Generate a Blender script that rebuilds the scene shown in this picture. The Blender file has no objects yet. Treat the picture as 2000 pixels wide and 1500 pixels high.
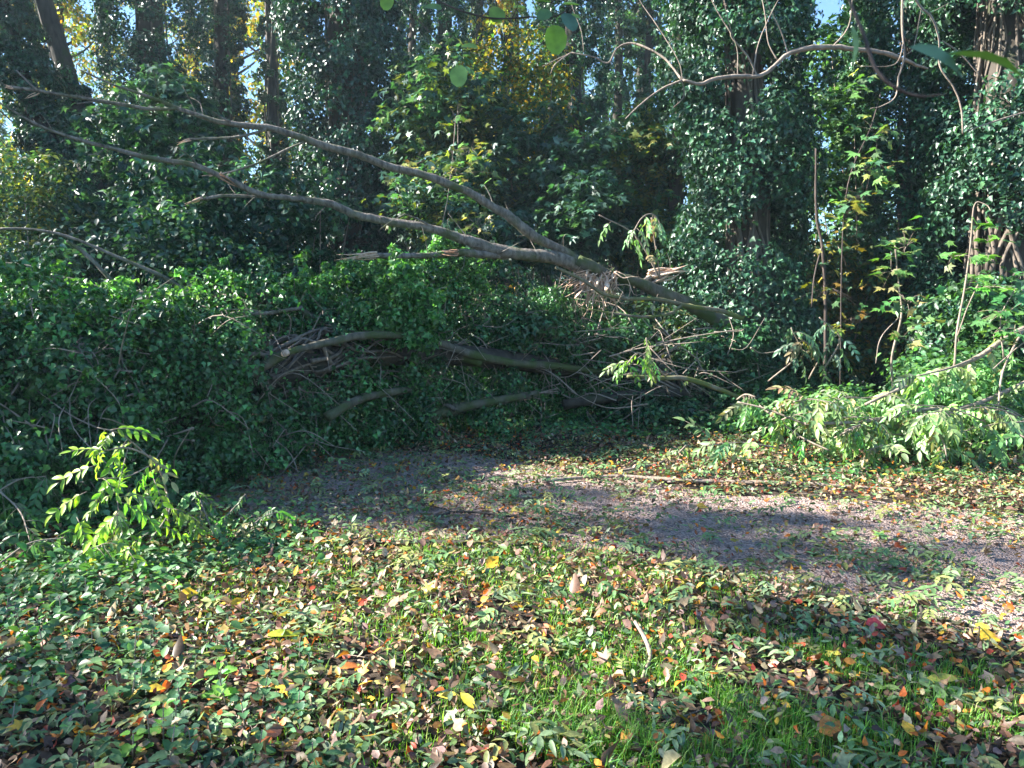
import bpy, math, random
import numpy as np
R = math.radians
rng = np.random.default_rng(7)
random.seed(7)
SC = bpy.context.scene
COL = SC.collection

# ------------------------------------------------------------------ camera, sky, sun
CAMZ, PITCH, FPX = 1.6, R(5.9), 1444.0
cam_d = bpy.data.cameras.new('camera')
cam = bpy.data.objects.new('camera', cam_d); COL.objects.link(cam)
cam.location = (0, 0, CAMZ); cam.rotation_euler = (R(90) - PITCH, 0, 0)
cam_d.sensor_width = 36; cam_d.lens = 26; cam_d.clip_start = 0.05; cam_d.clip_end = 1500
cam_d.dof.use_dof = True; cam_d.dof.focus_distance = 7.0; cam_d.dof.aperture_fstop = 12
SC.camera = cam
SUN_EL, SUN_AZ = R(33), R(87)          # azimuth: to the left of the view direction
S = np.array([-math.sin(SUN_AZ) * math.cos(SUN_EL), math.cos(SUN_AZ) * math.cos(SUN_EL), math.sin(SUN_EL)])
w = bpy.data.worlds.new('World'); SC.world = w; w.use_nodes = True
nt = w.node_tree; bg = nt.nodes['Background']
sky = nt.nodes.new('ShaderNodeTexSky'); sky.sky_type = 'NISHITA'; sky.sun_disc = False
sky.sun_elevation = SUN_EL; sky.sun_rotation = -SUN_AZ; sky.dust_density = 0.1; sky.air_density = 1.0; sky.ozone_density = 4
cool = nt.nodes.new('ShaderNodeVectorMath'); cool.operation = 'MULTIPLY'; cool.inputs[1].default_value = (.82, 1.02, 1.12)
nt.links.new(sky.outputs[0], cool.inputs[0]); nt.links.new(cool.outputs[0], bg.inputs[0]); bg.inputs[1].default_value = 0.06
sun_d = bpy.data.lights.new('sun', 'SUN'); sun_d.energy = 5.0; sun_d.angle = R(0.5); sun_d.color = (1.0, 0.95, 0.87)
sun = bpy.data.objects.new('sun', sun_d); COL.objects.link(sun)
from mathutils import Vector
sun.rotation_euler = Vector(S).to_track_quat('Z', 'Y').to_euler()
SC.view_settings.view_transform = 'Standard'; SC.view_settings.look = 'None'
SC.view_settings.gamma = 1.0; SC.view_settings.exposure = 2.45
cy = SC.cycles
cy.max_bounces = 7; cy.diffuse_bounces = 4; cy.glossy_bounces = 3; cy.transmission_bounces = 5; cy.transparent_max_bounces = 4
cy.caustics_reflective = False; cy.caustics_refractive = False; cy.sample_clamp_indirect = 6
cy.use_denoising = True; cy.volume_bounces = 0
HAZE = .0009

# ------------------------------------------------------------------ helpers
def ray(px, py):
    x = (px - 1000) / FPX; z = -(py - 750) / FPX
    return np.array([x, math.cos(PITCH) + z * math.sin(PITCH), -math.sin(PITCH) + z * math.cos(PITCH)])
def P(px, py, d):
    r = ray(px, py); r = r * (d / r[1]); return np.array([r[0], r[1], r[2] + CAMZ])
def G(px, py, h=0.0):
    r = ray(px, py); r = r * ((h - CAMZ) / r[2]); return np.array([r[0], r[1], h])
def to_px(p):
    p = np.asarray(p, float); x = p[..., 0]; y = p[..., 1]; z = p[..., 2] - CAMZ
    f = y * math.cos(PITCH) - z * math.sin(PITCH); u = y * math.sin(PITCH) + z * math.cos(PITCH)
    f = np.where(np.abs(f) < 1e-3, 1e-3, f)
    return 1000 + FPX * x / f, 750 - FPX * u / f, f
def norm(v):
    return v / (np.linalg.norm(v, axis=-1, keepdims=True) + 1e-9)
def tag(o, label=None, cat=None, group=None, kind=None):
    if label: o['label'] = label
    if cat: o['category'] = cat
    if group: o['group'] = group
    if kind: o['kind'] = kind
    return o
def empty(name, loc, label=None, cat=None, group=None):
    o = bpy.data.objects.new(name, None); COL.objects.link(o); o.location = [float(v) for v in loc]
    o.empty_display_size = 0.2
    return tag(o, label, cat, group)
def link_mesh(name, me, mat, parent=None):
    if mat: me.materials.append(mat)
    o = bpy.data.objects.new(name, me); COL.objects.link(o)
    if parent is not None:
        o.parent = parent
        me.transform(__import__('mathutils').Matrix.Translation(-Vector(world_loc(parent))))
    return o
def world_loc(o):
    v = Vector(o.location)
    while o.parent is not None: o = o.parent; v += Vector(o.location)
    return v
def copy_tree(o, parent=None):
    c = o.copy(); COL.objects.link(c); c.parent = parent
    for ch in [q for q in bpy.data.objects if q.parent == o]: copy_tree(ch, c)
    return c
def raw_mesh(name, V, loops, starts, col=None, smooth=False):
    me = bpy.data.meshes.new(name)
    me.vertices.add(len(V)); me.vertices.foreach_set('co', np.ascontiguousarray(V, np.float32).ravel())
    me.loops.add(len(loops)); me.loops.foreach_set('vertex_index', np.ascontiguousarray(loops, np.int32))
    me.polygons.add(len(starts)); me.polygons.foreach_set('loop_start', np.ascontiguousarray(starts, np.int32))
    if smooth: me.polygons.foreach_set('use_smooth', np.ones(len(starts), bool))
    if col is not None:
        a = me.attributes.new('col', 'FLOAT_COLOR', 'FACE')
        a.data.foreach_set('color', np.ascontiguousarray(np.c_[col, np.ones(len(col))], np.float32).ravel())
    me.update(calc_edges=True)
    return me

# ------------------------------------------------------------------ leaf templates: x = width, y = along (0..1), z = fold
def T(pts, faces): return (np.array(pts, float), faces)
IVY = T([(0,.0,0),(-.46,.18,.09),(-.24,.55,.05),(0,1,-.08),(.24,.55,.05),(.46,.18,.09)], [(0,3,2,1),(0,5,4,3)])
OVAL = T([(0,0,0),(-.24,.22,.05),(-.30,.55,.06),(0,1,-.04),(.30,.55,.06),(.24,.22,.05),(0,.5,0)], [(0,6,2,1),(6,3,2),(0,5,4,6),(6,4,3)])
NARROW = T([(0,0,0),(-.13,.25,.03),(-.15,.55,.035),(0,1,-.03),(.15,.55,.035),(.13,.25,.03)], [(0,3,2,1),(0,5,4,3)])
QUAD = T([(0,0,0),(-.3,.45,.05),(0,1,0),(.3,.45,.05)], [(0,2,1),(0,3,2)])
def palmate(lobes, valley=.42):
    pts = [(0,.12,0)]; n = len(lobes)
    ring = [(0,-.02,0)]
    for i,(a,l) in enumerate(lobes):
        a0 = R(a); ring.append((math.sin(a0)*l, .12+math.cos(a0)*l, -.10*l))
        if i < n-1:
            am = R((a+lobes[i+1][0])/2); ring.append((math.sin(am)*valley, .12+math.cos(am)*valley, .05))
    pts += ring; m = len(ring)
    return T(pts, [(0, 1+i, 1+(i+1) % m) for i in range(m)])
MAPLE = palmate([(-118,.42),(-62,.72),(-28,.5),(0,.88),(28,.5),(62,.72),(118,.42)], .36)
MAPLE5 = palmate([(-100,.5),(-52,.75),(0,.88),(52,.75),(100,.5)], .34)
def serrate():
    # nettle leaf: heart base, toothed edge
    prof = [(.0,.0),(.20,-.04),(.30,.08),(.37,.12),(.35,.2),(.41,.27),(.34,.34),(.36,.43),(.27,.49),(.28,.58),(.19,.64),(.18,.73),(.09,.8),(0,1)]
    pts = []; L = []; Rr = []
    for k in range(5): pts.append((0, k/4, -.03 - .05*(k/4)**2))
    right = [(x, y, .07*math.sin(min(1,x/.4)*1.57)) for x, y in prof[1:-1]]
    left = [(-x, y, z) for x, y, z in right]
    o = len(pts); pts += right; o2 = len(pts); pts += left; n = len(right); F = []
    for i in range(n-1):
        c = min(4, max(0, int(round((right[i][1]+right[i+1][1])*2))))
        F.append((c, o+i, o+i+1)); F.append((c, o2+i+1, o2+i))
    prev = None
    for i in range(n-1):
        c = min(4, max(0, int(round((right[i][1]+right[i+1][1])*2))))
        if prev is not None and c != prev: F.append((prev, o+i, c)); F.append((prev, c, o2+i))
        prev = c
    F.append((0, o, 0+1)) if False else None
    return T(pts, F)
NETTLE = serrate()

def leaves(tmpl, pos, nrm, tip, size, col, curl=0.0):
    """one batch of leaves: returns V, loops, starts(relative), facecol"""
    V0, F = tmpl; n = len(pos)
    nrm = norm(nrm); tip = tip - nrm * (tip * nrm).sum(1, keepdims=True); tip = norm(tip); side = np.cross(tip, nrm)
    size = np.broadcast_to(np.asarray(size, float), (n,)) if np.ndim(size) else np.full(n, float(size))
    curl = np.asarray(curl, float); curl = np.broadcast_to(curl, (n,))
    x = V0[:, 0][None, :, None]; y = V0[:, 1][None, :, None]; z = V0[:, 2][None, :, None]
    wx = rng.uniform(.82, 1.18, (n, 1, 1))
    zz = z - curl[:, None, None] * (y ** 2) * .6 + curl[:, None, None] * 1.2 * np.abs(x) ** 1.5
    V = pos[:, None, :] + size[:, None, None] * (side[:, None, :] * x * wx + tip[:, None, :] * y + nrm[:, None, :] * zz)
    m = len(V0)
    lp = np.concatenate([np.array(f) for f in F]); tot = np.array([len(f) for f in F])
    loops = (np.arange(n)[:, None] * m + lp[None, :]).ravel()
    fc = np.repeat(col, len(F), axis=0)
    return V.reshape(-1, 3), loops, np.tile(tot, n), fc
def join(batches):
    Vs, Ls, Ts, Cs, o = [], [], [], [], 0
    for V, L, t, c in batches:
        Vs.append(V); Ls.append(L + o); Ts.append(t); Cs.append(c); o += len(V)
    V = np.concatenate(Vs); L = np.concatenate(Ls); t = np.concatenate(Ts); C = np.concatenate(Cs)
    st = np.concatenate([[0], np.cumsum(t)[:-1]])
    return V, L, st, C
def leaf_obj(name, batches, mat, parent=None):
    V, L, st, C = join(batches); return link_mesh(name, raw_mesh(name, V, L, st, C), mat, parent)
def tint(base, n, var=.25, hue=.12):
    base = np.asarray(base, float)
    b = base[rng.integers(0, len(base), n)] if base.ndim == 2 else np.repeat(base[None], n, 0)
    b = b * rng.lognormal(0, var, (n, 1)) * (1 + rng.normal(0, hue, (n, 3)))
    return np.clip(b, .004, .9)

# ------------------------------------------------------------------ tubes
def catmull(p, k):
    p = np.asarray(p, float)
    if len(p) < 3: return np.array([p[0] + (p[-1] - p[0]) * t for t in np.linspace(0, 1, k + 1)])
    q = np.vstack([2 * p[0] - p[1], p, 2 * p[-1] - p[-2]]); out = []
    for i in range(1, len(q) - 2):
        for t in np.linspace(0, 1, k, endpoint=False):
            a, b, c, d = q[i - 1], q[i], q[i + 1], q[i + 2]
            out.append(.5 * (2 * b + (c - a) * t + (2 * a - 5 * b + 4 * c - d) * t * t + (3 * b - a - 3 * c + d) * t ** 3))
    out.append(q[-2]); return np.array(out)
class Tubes:
    def __init__(s): s.V = []; s.L = []; s.T = []; s.n = 0
    def add(s, pts, radii, k=5, seg=8, rough=.06, jit=0.0, flat=1.0):
        pts = np.asarray(pts, float); c = catmull(pts, k)
        radii = np.interp(np.linspace(0, 1, len(c)), np.linspace(0, 1, len(radii)), radii)
        if jit:
            w_ = rng.normal(0, jit * 2.2, (len(c), 3)); w_ = sum(np.roll(w_, q, 0) for q in (-2, -1, 0, 1, 2)) / 5
            c[1:-1] += w_[1:-1] * radii[1:-1, None]
            radii = radii * (1 + .10 * np.convolve(rng.normal(0, 1, len(radii) + 4), [.2, .3, .3, .2, .2], 'valid'))
        t = norm(np.gradient(c, axis=0)); up = np.array([0, 0, 1.]) if abs(t[0][2]) < .8 else np.array([1., 0, 0])
        u = norm(np.cross(t[0], up)); m = len(c); ring = []
        for i in range(m):
            u = norm(u - t[i] * np.dot(u, t[i])); v = np.cross(t[i], u)
            a = np.linspace(0, 2 * math.pi, seg, endpoint=False)
            if i == 0: rr0 = rng.normal(0, rough, seg)
            rr0 = .8 * rr0 + .6 * rng.normal(0, rough, seg) * .7; rr = radii[i] * (1 + rr0)
            ring.append(c[i] + (np.cos(a) * rr)[:, None] * u + (np.sin(a) * rr * flat)[:, None] * v)
        V = np.concatenate(ring + [c[:1], c[-1:]]); o = s.n
        for i in range(m - 1):
            for j in range(seg):
                j2 = (j + 1) % seg
                s.L += [o + i * seg + j, o + i * seg + j2, o + (i + 1) * seg + j2, o + (i + 1) * seg + j]; s.T.append(4)
        e0 = o + m * seg; e1 = e0 + 1
        for j in range(seg):
            j2 = (j + 1) % seg
            s.L += [e0, o + j2, o + j]; s.T.append(3)
            s.L += [e1, o + (m - 1) * seg + j, o + (m - 1) * seg + j2]; s.T.append(3)
        s.V.append(V); s.n += len(V); return c
    def build(s, name, mat, parent=None):
        t = np.array(s.T); st = np.concatenate([[0], np.cumsum(t)[:-1]])
        return link_mesh(name, raw_mesh(name, np.concatenate(s.V), np.array(s.L), st, smooth=True), mat, parent)

# ------------------------------------------------------------------ materials
def mat_new(name):
    m = bpy.data.materials.new(name); m.use_nodes = True; n = m.node_tree
    return m, n, n.nodes['Principled BSDF'], n.nodes['Material Output']
def leaf_mat(name, trans=.25, rough=.42, spec=.5, tcol=(1.5, 1.7, .5), mottled=.3, mscale=30):
    m, n, b, out = mat_new(name)
    at = n.nodes.new('ShaderNodeAttribute'); at.attribute_name = 'col'
    no = n.nodes.new('ShaderNodeTexNoise'); no.inputs['Scale'].default_value = mscale; no.inputs['Detail'].default_value = 3
    geo = n.nodes.new('ShaderNodeNewGeometry'); n.links.new(geo.outputs['Position'], no.inputs['Vector'])
    mr = n.nodes.new('ShaderNodeMapRange'); mr.inputs[1].default_value = .3; mr.inputs[2].default_value = .7
    mr.inputs[3].default_value = 1 - mottled; mr.inputs[4].default_value = 1 + mottled
    n.links.new(no.outputs[0], mr.inputs[0])
    mul = n.nodes.new('ShaderNodeVectorMath'); mul.operation = 'SCALE'
    n.links.new(at.outputs['Color'], mul.inputs[0]); n.links.new(mr.outputs[0], mul.inputs['Scale'])
    n.links.new(mul.outputs[0], b.inputs['Base Color'])
    b.inputs['Roughness'].default_value = rough; b.inputs['Specular IOR Level'].default_value = spec
    tr = n.nodes.new('ShaderNodeBsdfTranslucent'); m2 = n.nodes.new('ShaderNodeVectorMath'); m2.operation = 'MULTIPLY'
    n.links.new(mul.outputs[0], m2.inputs[0]); m2.inputs[1].default_value = tcol; n.links.new(m2.outputs[0], tr.inputs[0])
    mix = n.nodes.new('ShaderNodeMixShader'); mix.inputs[0].default_value = trans
    n.links.new(b.outputs[0], mix.inputs[1]); n.links.new(tr.outputs[0], mix.inputs[2]); n.links.new(mix.outputs[0], out.inputs[0])
    return m
def bark_mat(name, c1, c2, moss=None, moss_amt=.5, scale=14, bump=.5, stretch=(1, 1, .25)):
    m, n, b, out = mat_new(name)
    tc = n.nodes.new('ShaderNodeTexCoord'); mp = n.nodes.new('ShaderNodeMapping'); mp.inputs['Scale'].default_value = stretch
    n.links.new(tc.outputs['Object'], mp.inputs[0])
    no = n.nodes.new('ShaderNodeTexNoise'); no.inputs['Scale'].default_value = scale; no.inputs['Detail'].default_value = 8; no.inputs['Roughness'].default_value = .65
    n.links.new(mp.outputs[0], no.inputs['Vector'])
    cr = n.nodes.new('ShaderNodeValToRGB'); cr.color_ramp.elements[0].position = .32; cr.color_ramp.elements[1].position = .7
    cr.color_ramp.elements[0].color = (*c1, 1); cr.color_ramp.elements[1].color = (*c2, 1); n.links.new(no.outputs[0], cr.inputs[0])
    last = cr.outputs[0]
    if moss:
        n2 = n.nodes.new('ShaderNodeTexNoise'); n2.inputs['Scale'].default_value = 3.5; n2.inputs['Detail'].default_value = 5
        n.links.new(tc.outputs['Object'], n2.inputs['Vector'])
        r2 = n.nodes.new('ShaderNodeMapRange'); r2.inputs[1].default_value = 1 - moss_amt - .05; r2.inputs[2].default_value = 1 - moss_amt + .12
        n.links.new(n2.outputs[0], r2.inputs[0])
        mx = n.nodes.new('ShaderNodeMix'); mx.data_type = 'RGBA'; n.links.new(r2.outputs[0], mx.inputs[0])
        n.links.new(last, mx.inputs[6]); mx.inputs[7].default_value = (*moss, 1); last = mx.outputs[2]
    n.links.new(last, b.inputs['Base Color']); b.inputs['Roughness'].default_value = .8; b.inputs['Specular IOR Level'].default_value = .3
    bp = n.nodes.new('ShaderNodeBump'); bp.inputs['Strength'].default_value = bump; bp.inputs['Distance'].default_value = .03
    n.links.new(no.outputs[0], bp.inputs['Height']); n.links.new(bp.outputs[0], b.inputs['Normal'])
    return m
M_ivy = leaf_mat('ivy_leaf', .14, .37, .45, (1.6, 2.0, .5))
M_soft = leaf_mat('thin_green_leaf', .32, .45, .45, (1.7, 1.9, .6))
M_back = leaf_mat('woodland_leaf', .42, .55, .35, (1.6, 1.7, .7))
M_litter = leaf_mat('fallen_leaf', .2, .5, .4, (1.5, 1.4, .6), .35, 60)
M_grass = leaf_mat('grass_blade', .35, .5, .35, (1.6, 1.8, .5))
M_bark = bark_mat('ash_bark', (.065, .055, .045), (.27, .235, .195), (.07, .085, .03), .45, 22, 1.0)
M_moss = bark_mat('mossy_bark', (.09, .075, .05), (.22, .19, .13), (.10, .12, .03), .52)
M_limb = bark_mat('dark_mossy_bark', (.05, .045, .032), (.15, .135, .10), (.055, .075, .022), .52)
M_trunk = bark_mat('dark_trunk_bark', (.022, .019, .015), (.075, .062, .048), (.04, .055, .02), .4, 9)
M_vine = bark_mat('ivy_stem_bark', (.06, .048, .038), (.23, .185, .145), None, 0, 18)
M_twig = bark_mat('pale_twig_bark', (.17, .13, .10), (.36, .29, .23), (.15, .15, .08), .35, 25)
M_dark_twig = bark_mat('dark_twig_bark', (.035, .025, .022), (.10, .075, .06), None, 0, 25)
M_wood = bark_mat('torn_wood', (.50, .29, .19), (.84, .66, .52), None, 0, 30, .8, (1, .3, 1))
M_cutwood = bark_mat('red_torn_wood', (.28, .13, .07), (.5, .3, .18), None, 0, 30, .8)

# ------------------------------------------------------------------ ground and path
def hgt(x, y):
    x = np.asarray(x, float); y = np.asarray(y, float)
    h = .022 * np.sin(x * 1.7 + 1) * np.cos(y * 1.3) + .014 * np.sin(x * 3.9 + y * 2.7) + .01 * np.cos(y * 5.1 - x * 2.2)
    h = h * np.clip((22 - y) / 10, 0, 1)
    return h + .35 * np.clip((y - 12) / 20, 0, 1) ** 1.5
path_near = [G(2600, 1340), G(2000, 1262), G(1750, 1205), G(1500, 1145), G(1250, 1100), G(1000, 1075), G(700, 1050), G(450, 1010), P(150, 960, 6.2), P(-600, 900, 7.2)]
path_far = [G(2600, 1010), G(2000, 1000), G(1700, 985), G(1400, 960), G(1150, 925), G(900, 885), G(650, 870), G(400, 868), G(100, 855), G(-700, 840)]
for a in path_near + path_far: a[2] = 0
def pathdist(x, y):
    """>0 inside the path (metres, roughly)"""
    n = np.array(path_near); f = np.array(path_far); o = np.argsort(n[:, 0]); q = np.argsort(f[:, 0])
    return np.minimum(y - np.interp(x, n[o, 0], n[o, 1]), np.interp(x, f[q, 0], f[q, 1]) - y)
gx = np.unique(np.concatenate([np.linspace(-9, 9, 180), np.linspace(-150, -9, 40), np.linspace(9, 150, 40)]))
gy = np.unique(np.concatenate([np.linspace(-3, 14, 170), np.linspace(14, 260, 60), np.linspace(-60, -3, 12)]))
X, Y = np.meshgrid(gx, gy); Z = hgt(X, Y); Z = np.where(pathdist(X, Y) > -.1, Z * .25 - .012, Z)
nx, ny = len(gx), len(gy)
idx = np.arange(nx * ny).reshape(ny, nx)
quads = np.stack([idx[:-1, :-1], idx[:-1, 1:], idx[1:, 1:], idx[1:, :-1]], -1).reshape(-1, 4)
def soil_mat(name, cols, scale, bump, stones=0):
    m, n, b, out = mat_new(name); geo = n.nodes.new('ShaderNodeNewGeometry')
    no = n.nodes.new('ShaderNodeTexNoise'); no.inputs['Scale'].default_value = scale; no.inputs['Detail'].default_value = 10; no.inputs['Roughness'].default_value = .75
    n.links.new(geo.outputs['Position'], no.inputs['Vector'])
    cr = n.nodes.new('ShaderNodeValToRGB'); e = cr.color_ramp.elements
    e[0].position = .3; e[1].position = .72; e[0].color = (*cols[0], 1); e[1].color = (*cols[-1], 1)
    for k, c in enumerate(cols[1:-1]): q = e.new(.3 + .42 * (k + 1) / (len(cols) - 1)); q.color = (*c, 1)
    n.links.new(no.outputs[0], cr.inputs[0]); last = cr.outputs[0]; hsrc = no.outputs[0]
    if stones:
        vo = n.nodes.new('ShaderNodeTexVoronoi'); vo.inputs['Scale'].default_value = stones; n.links.new(geo.outputs['Position'], vo.inputs['Vector'])
        sp = n.nodes.new('ShaderNodeSeparateColor'); n.links.new(vo.outputs['Color'], sp.inputs[0])
        mr = n.nodes.new('ShaderNodeMapRange'); mr.inputs[3].default_value = .55; mr.inputs[4].default_value = 1.6; n.links.new(sp.outputs[0], mr.inputs[0])
        sc = n.nodes.new('ShaderNodeVectorMath'); sc.operation = 'SCALE'; n.links.new(last, sc.inputs[0]); n.links.new(mr.outputs[0], sc.inputs['Scale']); last = sc.outputs[0]
        ad = n.nodes.new('ShaderNodeMath'); ad.operation = 'SUBTRACT'; n.links.new(no.outputs[0], ad.inputs[0]); n.links.new(vo.outputs['Distance'], ad.inputs[1]); hsrc = ad.outputs[0]
    n.links.new(last, b.inputs['Base Color']); b.inputs['Roughness'].default_value = .9; b.inputs['Specular IOR Level'].default_value = .25
    bp = n.nodes.new('ShaderNodeBump'); bp.inputs['Strength'].default_value = bump; bp.inputs['Distance'].default_value = .02
    n.links.new(hsrc, bp.inputs['Height']); n.links.new(bp.outputs[0], b.inputs['Normal'])
    return m
M_soil = soil_mat('soil', [(.02, .015, .011), (.04, .03, .022), (.08, .06, .045)], 12, .8)
M_path = soil_mat('gravel_path', [(.19, .13, .11), (.29, .215, .19), (.40, .32, .29)], 9, .9, 75)
g = link_mesh('ground', raw_mesh('ground', np.stack([X, Y, Z], -1).reshape(-1, 3), quads.ravel(), np.arange(len(quads)) * 4, smooth=True), M_soil)
tag(g, 'dark soil of the woodland floor', None, None, 'structure')
# path strip
xs = np.linspace(-7, 9, 260); pn = np.array(path_near); pf = np.array(path_far)
on = np.argsort(pn[:, 0]); of = np.argsort(pf[:, 0])
yn = np.interp(xs, pn[on, 0], pn[on, 1]) + .08 * np.sin(xs * 3.1) + .05 * np.sin(xs * 7.3); yf = np.interp(xs, pf[of, 0], pf[of, 1]) + .09 * np.sin(xs * 2.3 + 1) + .04 * np.sin(xs * 9)
rows = 30; V = []
for k in range(rows + 1):
    t = k / rows; yy = yn * (1 - t) + yf * t
    V.append(np.stack([xs, yy, hgt(xs, yy) * .25 + .002], -1))
V = np.array(V).reshape(-1, 3); idx = np.arange((rows + 1) * len(xs)).reshape(rows + 1, -1)
quads = np.stack([idx[:-1, :-1], idx[:-1, 1:], idx[1:, 1:], idx[1:, :-1]], -1).reshape(-1, 4)
tag(link_mesh('path', raw_mesh('path', V, quads.ravel(), np.arange(len(quads)) * 4, smooth=True), M_path), 'fine grey gravel path half buried under leaves', None, None, 'structure')
def gz(x, y): return np.where(pathdist(x, y) > 0, hgt(x, y) * .25 + .002, hgt(x, y))

# ------------------------------------------------------------------ foliage builders
def clumps(centres, radii, per, size, base, tmpl=IVY, outward=None, up=.5, jit=.55, shell=.65, droop=.7, squash=.8, var=.28, cvar=.18):
    """leaf clumps: leaves sit near the surface of little rounded bushes, facing out and up, tips hanging"""
    centres = np.asarray(centres, float); n = len(centres); per = int(per)
    c = np.repeat(centres, per, 0); r = np.repeat(np.broadcast_to(radii, (n,)), per)
    d = norm(rng.normal(0, 1, (n * per, 3)))
    if outward is not None:
        o = np.repeat(outward, per, 0); d = norm(d + o * .9)
    rad = (shell + (1 - shell) * rng.random(n * per)) * np.where(rng.random(n * per) < .12, 1.25, 1.0)
    lump = 1 + .25 * np.sin(d[:, 0] * 5 + c[:, 1] * 3) * np.cos(d[:, 2] * 6 + c[:, 0] * 2)
    off = d * (r * rad * lump)[:, None]; off[:, 2] *= squash
    nr = norm(d * 1.0 + np.array([0, 0, up]) + rng.normal(0, jit, (n * per, 3)))
    tip = norm(d * .5 + np.array([0, 0, -droop]) + rng.normal(0, .5, (n * per, 3)))
    col = tint(base, n * per, var, .08) * np.repeat(rng.lognormal(0, cvar, (n, 1)), per, 0)
    return leaves(tmpl, c + off, nr, tip, size * rng.uniform(.55, 1.25, n * per), col, rng.uniform(-.1, .4, n * per))
IVYC = [(.026, .075, .038), (.033, .092, .048), (.020, .058, .034), (.050, .115, .060)]
MOUNDC = [(.030, .095, .022), (.022, .070, .020), (.042, .125, .028), (.055, .14, .05)]

def lit_map(g2, kind=0):
    """how open the canopy is above the sunbeam that lands on ground point g2 (0 shade .. 1 sun)"""
    px, py, f = to_px(np.c_[g2, np.zeros(len(g2))])
    v = np.full(len(g2), .22)
    def blob(cx, cy, rx, ry, a):
        q = np.exp(-(((px - cx) / rx) ** 2 + ((py - cy) / ry) ** 2) ** 1.5); return a * q
    for b in LIT: v = v + blob(*b)
    x, y = g2[:, 0], g2[:, 1]; v = v + .48 * (np.sin(x * 3.1 + y * 1.7) * np.cos(y * 4.3 - x) + .5 * np.sin(x * 6.3 - y * 5.1 + 1)) - .08
    return np.clip(v, 0, 1)
LIT = [(720, 1230, 500, 135, 1.0), (380, 1170, 200, 80, .6), (1150, 1180, 330, 110, .7), (850, 1400, 420, 110, .7), (1750, 900, 420, 75, 1.2), (1990, 960, 160, 70, .8),
       (1650, 1125, 90, 40, .8), (1980, 1185, 140, 50, .8), (1380, 1000, 130, 25, .6), (900, 985, 90, 14, .9), (230, 1000, 120, 120, .8), (1500, 1330, 260, 50, .5), (1900, 1400, 150, 60, .4),
       (850, 985, 560, 50, -.9), (1500, 1050, 300, 25, -.5), (1750, 1060, 350, 30, -.5), (60, 1350, 170, 220, -.1), (1650, 1250, 180, 40, -.4), (1500, 1460, 350, 40, -.3)]

# standing ivy-clad trees -------------------------------------------------------
TREES = []
def ivy_tree(base, top, r0, ivyr, n_clump, per, size, label, base_gap=0.0, stems=6, colours=IVYC, h=None, open_side=None, name='ivy_clad_tree', group=None, ivytop=None, bark=None, profile=None):
    base = np.asarray(base, float); top = np.asarray(top, float)
    e = empty(name, base, label, 'tree', group)
    tb = Tubes(); ax = top - base; L = np.linalg.norm(ax)
    pts = [base + ax * t + np.array([rng.normal(0, .05), rng.normal(0, .05), 0]) * (t > 0) for t in np.linspace(0, 1, 7)]
    tb.add(pts, [r0 * 1.35, r0 * 1.05, r0, r0 * .9, r0 * .8, r0 * .7, r0 * .55], 5, 14, .06); tb.build('trunk', bark or M_trunk, e)
    if stems:
        st = Tubes()
        for k in range(stems):
            a0 = rng.uniform(0, 6.28); da = rng.uniform(-1.2, 1.2); pp = []
            for t in np.linspace(0, .95, 10):
                a = a0 + da * t + rng.normal(0, .30); rr = r0 * (1.2 - .5 * t) + rng.uniform(-.01, .05)
                q = base + ax * t; pp.append(q + np.array([math.cos(a) * rr, math.sin(a) * rr, 0]))
            st.add(pp, [rng.uniform(.012, .05), rng.uniform(.02, .03), .010], 4, 6, .2, .5)
        st.build('vine_stems', M_vine, e)
    n_clump = int(n_clump * 1.8); per = int(per * 1.25)
    t = base_gap + (1 - base_gap) * rng.random(n_clump); a = rng.uniform(0, 6.28, n_clump)
    bulge = 1 + .25 * np.sin(t * 11 + 1.3 * np.cos(a)) + .15 * np.sin(t * 23 + a * 2)
    if profile is not None: bulge = bulge * np.interp(t, [p[0] for p in profile], [p[1] for p in profile])
    rr = r0 + (ivyr - r0) * np.sqrt(rng.random(n_clump)) * bulge
    out = np.stack([np.cos(a), np.sin(a), np.zeros(n_clump)], -1)
    c = base + ax * t[:, None] + out * rr[:, None]
    if open_side is not None: keep = rng.random(n_clump) > open_side(t, a); c, out = c[keep], out[keep]
    leaf_obj('ivy_foliage', [clumps(c, rng.uniform(.2, .46, len(c)) * min(1, ivyr / .85), per, size, colours, IVY, out, .45)], M_ivy, e)
    TREES.append((base + ax * .9, e)); return e

SC_ID = 0
# the big ivy tree left of centre
ivy_tree(P(690, 640, 15.5) * [1, 1, 0] + [0, 0, .1], P(665, -170, 16), .42, 1.05, 520, 62, .085, 'big dark ivy covered trunk left of the centre, reaching out of the top', colours=[(.020, .060, .042), (.026, .075, .050), (.016, .048, .034)])
# right ivy tree
ivy_tree(P(1475, 790, 11.6) * [1, 1, 0], P(1440, -170, 11.9), .27, .86, 560, 58, .075, 'ivy covered tree right of centre with brown stems showing through', stems=22,
         open_side=lambda t, a: .96 * ((np.cos(a + 1.25) > .2) & (np.sin(t * 21 + .6) + .4 * np.sin(a * 5 + t * 9) > .25)), colours=IVYC)
# far right pair
ivy_tree(P(1960, 800, 10.4) * [1, 1, 0], P(1975, -170, 10.5), .42, .85, 520, 52, .075, 'thick fibrous brown trunk with ivy at the right edge of the picture', stems=34,
         open_side=lambda t, a: .93 * (np.sin(a) < .3) * (np.sin(t * 17 + 2) + .4 * np.sin(a * 4) > .15))
ivy_tree(P(1800, 760, 12.6) * [1, 1, 0], P(1790, -170, 12.7), .3, .8, 420, 55, .075, 'ivy covered trunk just behind the right edge trunk', stems=20, open_side=lambda t, a: .4 * (np.sin(t * 22) > .4))
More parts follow.
